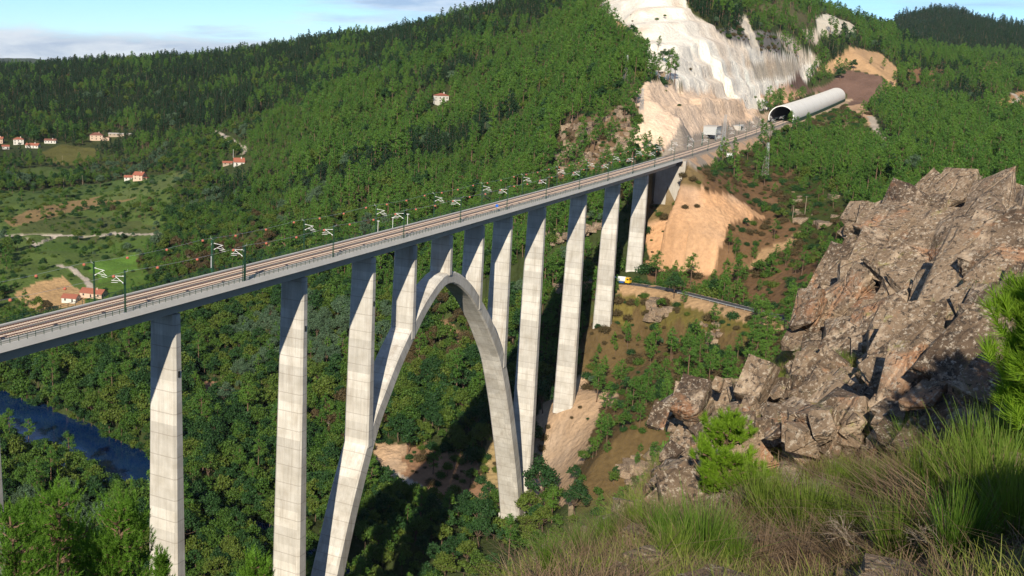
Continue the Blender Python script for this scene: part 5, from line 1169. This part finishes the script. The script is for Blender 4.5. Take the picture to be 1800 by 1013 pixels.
# ------------------------------------------------------------------ lorry on the valley road
Q = np.array([abs(pix(p)[0] - 1099) for p in RD]); k = int(np.argmin(Q)); e = RD[k + 1] - RD[k - 1]
tk = link('lorry', None, loc=(RD[k][0] - e[1] / np.hypot(e[0], e[1]) * -1.4, RD[k][1] + -e[0] / np.hypot(e[0], e[1]) * 1.4, RD[k][2] + .23), rot=(0, math.atan2(-e[2], np.hypot(e[0], e[1])), math.atan2(e[1], e[0])), label='white tanker lorry with yellow cab on the valley road', cat='lorry')
link('chassis', MB().box(-4.3, 4.1, -1.0, 1.0, .75, 1.05).mesh('chassis', 'rubber'), tk)
tank = link('tank', MB().tube((-4.4, 0, 2.35), (1.9, 0, 2.35), 1.28, k=18).mesh('tank', 'truck_white', True), tk)
for s in (-1, 1):
    link('side_skirt', MB().box(-3.6, 1.4, s * 1.14 - .04, s * 1.14 + .04, .6, 1.3).mesh('side_skirt', 'truck_blue'), tk)
cab = link('cab', MB().prism([(2.15, .8), (4.45, .8), (4.45, 2.1), (4.15, 3.3), (2.15, 3.45)], -1.22, 1.22).mesh('cab', 'truck_yellow'), tk)
link('windscreen', MB().add([(4.47, -1.05, 2.15), (4.47, 1.05, 2.15), (4.21, 1.05, 3.15), (4.21, -1.05, 3.15)], [(0, 1, 2, 3)]).mesh('windscreen', 'shutter'), cab)
for s in (-1, 1): link('side_window', MB().box(2.9, 4.05, s * 1.23 - .01, s * 1.23 + .01, 2.1, 2.95).mesh('side_window', 'shutter'), cab)
for xw in (3.5, -1.6, -2.9):
    for s in (-1, 1): link('wheel', MB().tube((xw, s * .88, .5), (xw, s * 1.18, .5), .5, k=16).mesh('wheel', 'rubber'), tk)
# guard rail on the downhill edge of the road
gr = link('guard_rail', None, loc=tuple(RD[0]), label='galvanised guard rail along the downhill edge of the valley road', cat='guard rail')
def off(k_, a_): e_ = RD[min(k_ + 1, len(RD) - 1)] - RD[max(k_ - 1, 0)]; q_ = np.array([e_[1], -e_[0]]) / np.hypot(e_[0], e_[1]); return np.array([*(RD[k_][:2] + q_ * a_), RD[k_][2]]) - RD[0]
ks = [k_ for k_ in range(len(RD)) if pix(RD[k_])[0] > 1195]
rg = [[tuple(off(k_, 4.1) + np.array([0, 0, z_])) for z_ in (.65, .95)] + [tuple(off(k_, 4.2) + np.array([0, 0, z_])) for z_ in (.95, .65)] for k_ in ks]
v, f, uv = ring_solid(rg); link('beam', mesh('beam', v, f, 'galvanised'), gr)
for k_ in ks[::2]: p = off(k_, 4.28); link('post', MB().box(-.07, .07, -.07, .07, -.3, .9).mesh('rail_post', 'galvanised'), gr, loc=tuple(p))
# ------------------------------------------------------------------ pylons, poles, line-side buildings
def lattice(name, p, h, b0, b1, mname, lab, cat, arms=(), rz=0.):
    r = link(name, None, loc=tuple(p), rot=(0, 0, rz), label=lab, cat=cat); n = max(5, int(h / 1.9))
    def cr(q, z): k_ = b0 + (b1 - b0) * z / h; return (q[0] * k_ / 2, q[1] * k_ / 2, z)
    cs = [(-1, -1), (1, -1), (1, 1), (-1, 1)]
    for q in cs: link('leg', MB().tube(cr(q, -.5), cr(q, h), .09, .06, 4).mesh('leg', mname), r)
    br = MB()
    for lv in range(n):
        z0, z1 = h * lv / n, h * (lv + 1) / n
        for q in range(4):
            a_, b_ = cs[q], cs[(q + 1) % 4]; br.tube(cr(a_, z0), cr(b_, z1), .035, k=4, cap=False); br.tube(cr(b_, z0), cr(a_, z1), .035, k=4, cap=False); br.tube(cr(a_, z1), cr(b_, z1), .035, k=4, cap=False)
    link('bracing', br.mesh('bracing', mname), r)
    for z_, L in arms: link('cross_arm', MB().tube((-L, 0, z_), (L, 0, z_), .06, k=5).tube((-L, 0, z_), (0, 0, z_ + .9), .04, k=4).tube((L, 0, z_), (0, 0, z_ + .9), .04, k=4).mesh('cross_arm', mname), r)
    return r
def Sof(px_, n): return min(np.arange(380, 1200, 1.), key=lambda s: abs(pix(Bp(s, n, deckz(s)))[0] - px_))
Sx = Sof(1270, 5.5); q = Bp(Sx, 5.5, 0); lattice('radio_mast', (q[0], q[1], g(q[0], q[1])), 24, 2.2, 1.0, 'galvanised', 'white lattice radio mast beside the track', 'radio mast')
cb = link('equipment_cabinet', None, loc=(*Bp(Sx + 4, 9.5, 0)[:2], g(*Bp(Sx + 4, 9.5, 0)[:2])), rot=(0, 0, ROTZ), label='white equipment cabinet at the foot of the lattice radio mast', cat='cabinet')
link('body', MB().box(-1.6, 1.6, -2.2, 2.2, -.3, 3.2).mesh('cabinet_body', 'truck_white'), cb); link('roof', MB().box(-1.8, 1.8, -2.4, 2.4, 3.2, 3.4).mesh('cabinet_roof', 'pole_concrete'), cb); link('door', MB().box(-.5, .5, -2.26, -2.19, 0, 2.2).mesh('cabinet_door', 'galvanised'), cb)
Sb = Sof(1252, -19); q = Bp(Sb, -19.5, 0); bz = deckz(Sb)
hb = link('line_side_building', None, loc=(q[0], q[1], bz - .3), rot=(0, 0, ROTZ), label='pale flat-roofed line-side building on legs against the rock cutting', cat='building')
link('wall', MB().box(-4.5, 4.5, -8, 8, 3.2, 8.8).mesh('lb_wall', 'galvanised'), hb); link('roof', MB().box(-4.8, 4.8, -8.3, 8.3, 8.8, 9.15).mesh('lb_roof', 'pole_concrete'), hb)
for a_ in (-4, 4):
    for b_ in (-7.4, -2.5, 2.5, 7.4): link('leg', MB().box(a_ - .2, a_ + .2, b_ - .2, b_ + .2, -.3, 3.2).mesh('lb_leg', 'galvanised'), hb)
for b_ in (-6, -2, 2, 6): link('window', MB().box(4.49, 4.53, b_ - .9, b_ + .9, 5.2, 7.2).mesh('lb_window', 'galvanised'), hb)
q = Bp(Sof(1300, -20), -21, 0); h2 = link('line_side_hut', None, loc=(q[0], q[1], deckz(Sof(1300, -20)) - .3), rot=(0, 0, ROTZ), label='low grey hut with dark gate between rock cutting and track', cat='hut')
link('wall', MB().box(-3, 3, -7, 7, 0, 3.6).mesh('hut_wall', 'pole_concrete'), h2); link('roof', MB().box(-3.3, 3.3, -7.3, 7.3, 3.6, 3.9).mesh('hut_roof', 'galvanised'), h2); link('gate', MB().box(2.99, 3.06, -4, 1, 0, 2.8).mesh('hut_gate', 'mast_green'), h2)
lattice('power_pylon', at(1344, 312), 21, 3.0, .9, 'galvanised', 'grey lattice pylon among pines below the track', 'pylon', ((18, 2.0), (20, 1.6)), .4)
lattice('power_pylon', at(1099, 142), 17, 2.6, .9, 'galvanised', 'lattice pylon at the wood edge above the rock cutting', 'pylon', ((15.5, 1.8),), .3)
lattice('power_pylon', at(1127, 195), 14, 2.0, .8, 'galvanised', 'faint lattice pylon standing on the rim of the rock cutting', 'pylon', ((13, 1.5),), .2)
def pole(x, y, h, lab, m_='wood_pole', arm=1.2, name='utility_pole'):
    p = at(x, y); r = link(name, None, loc=tuple(p), label=lab, cat='utility pole', rot=(0, 0, r3.random()))
    link('shaft', MB().tube((0, 0, -.5), (0, 0, h), .17, .11, 8).mesh('shaft', m_), r)
    if arm: link('cross_arm', MB().tube((-arm, 0, h - .5), (arm, 0, h - .5), .06, k=5).mesh('pole_arm', m_), r)
pole(1414, 382, 11.5, 'pale utility pole on the dark heath slope')
pole(1393, 384, 7, 'thin leaning pole next to the pale utility pole on the heath', arm=0)
pole(1441, 498, 9.5, 'utility pole beside the tan scar above the road bend')
pole(1160, 503, 7, 'wooden pole by the road beside the round dark tree')
pole(1237, 150, 10, 'concrete pole on the ledge below the white slope', 'pole_concrete', .8)
pole(1310, 190, 15, 'tall thin pole above the line-side hut', 'pole_concrete', 0)
pole(1578, 268, 9, 'white pole at the bend of the grey track', 'pole_concrete', .6)
pole(1156, 88, 9, 'thin pole on the white slope by a lone dark tree', 'pole_concrete', 0)
pole(316, 265, 9, 'utility pole in the trees above the hamlet road', arm=.9)
pole(110, 290, 10, 'utility pole on the meadow knoll', arm=.9)
pole(145, 325, 10, 'utility pole between hamlet and red gabled house', arm=.9)
pole(410, 282, 11, 'white pole beside the cottage with big red roof', 'white_tube', .7)
pole(245, 305, 9, 'pole behind the red gabled house', arm=.9)
pole(112, 330, 9, 'pole at the meadow edge below the hamlet', arm=.9)
# lone trees on the white slope and round bush by the road
def lone(fam, x, y, s_, lab, name='pine_tree', cat='pine tree', dx=0):
    p = at(x, y); o = link(name, None, loc=(p[0], p[1], p[2] - .2), rot=(0, 0, r3.random() * 6), label=lab, cat=cat); o.scale = (s_,) * 3; link('trunk', fam[0], o); link('crown', fam[1], o)
lone(PINES[2], 1157, 84, .8, 'lone dark pine standing on the white slope')
lone(OAKS[2], 1165, 110, .9, 'dark bushy tree at the foot of the white slope', 'bushy_tree', 'leafy tree')
lone(OAKS[2], 1176, 105, .7, 'smaller dark bush on the white slope rim', 'bushy_tree', 'leafy tree')
lone(OAKS[2], 1184, 525, 1.15, 'round dark tree beside the valley road and tall pier', 'bushy_tree', 'leafy tree')
lone(PINES[0], 1290, 470, .85, 'umbrella pine beside the orange rock face'); lone(PINES[1], 1280, 450, .8, 'taller pine standing against the orange rock face'); lone(PINES[3], 1360, 425, .8, 'pine at the upper end of the tan scar')
lone(PINES[0], 1380, 470, .75, 'pine on the lower end of the tan scar'); lone(PINES[2], 1335, 515, .6, 'small pine just above the road bank')
lone(PINES[1], 1338, 245, 1.0, 'tall pine overlapping the track before the tunnel mouth'); lone(PINES[3], 1352, 250, .95, 'second tall pine before the tunnel approach')

# ------------------------------------------------------------------ the air over the valley
m = bpy.data.materials.new('haze_air'); m.use_nodes = True; t = m.node_tree; t.nodes.clear()
pv = t.nodes.new('ShaderNodeVolumePrincipled'); pv.inputs['Color'].default_value = (.70, .82, 1.0, 1); pv.inputs['Density'].default_value = 1.4e-5; pv.inputs['Anisotropy'].default_value = 0
om = t.nodes.new('ShaderNodeOutputMaterial'); t.links.new(pv.outputs[0], om.inputs['Volume']); MATS['haze_air'] = m
link('haze', MB().box(-15000, 15000, -15000, 15000, -60, 560).mesh('haze', 'haze_air'), kind='stuff', label='thin blue haze filling the valley air')
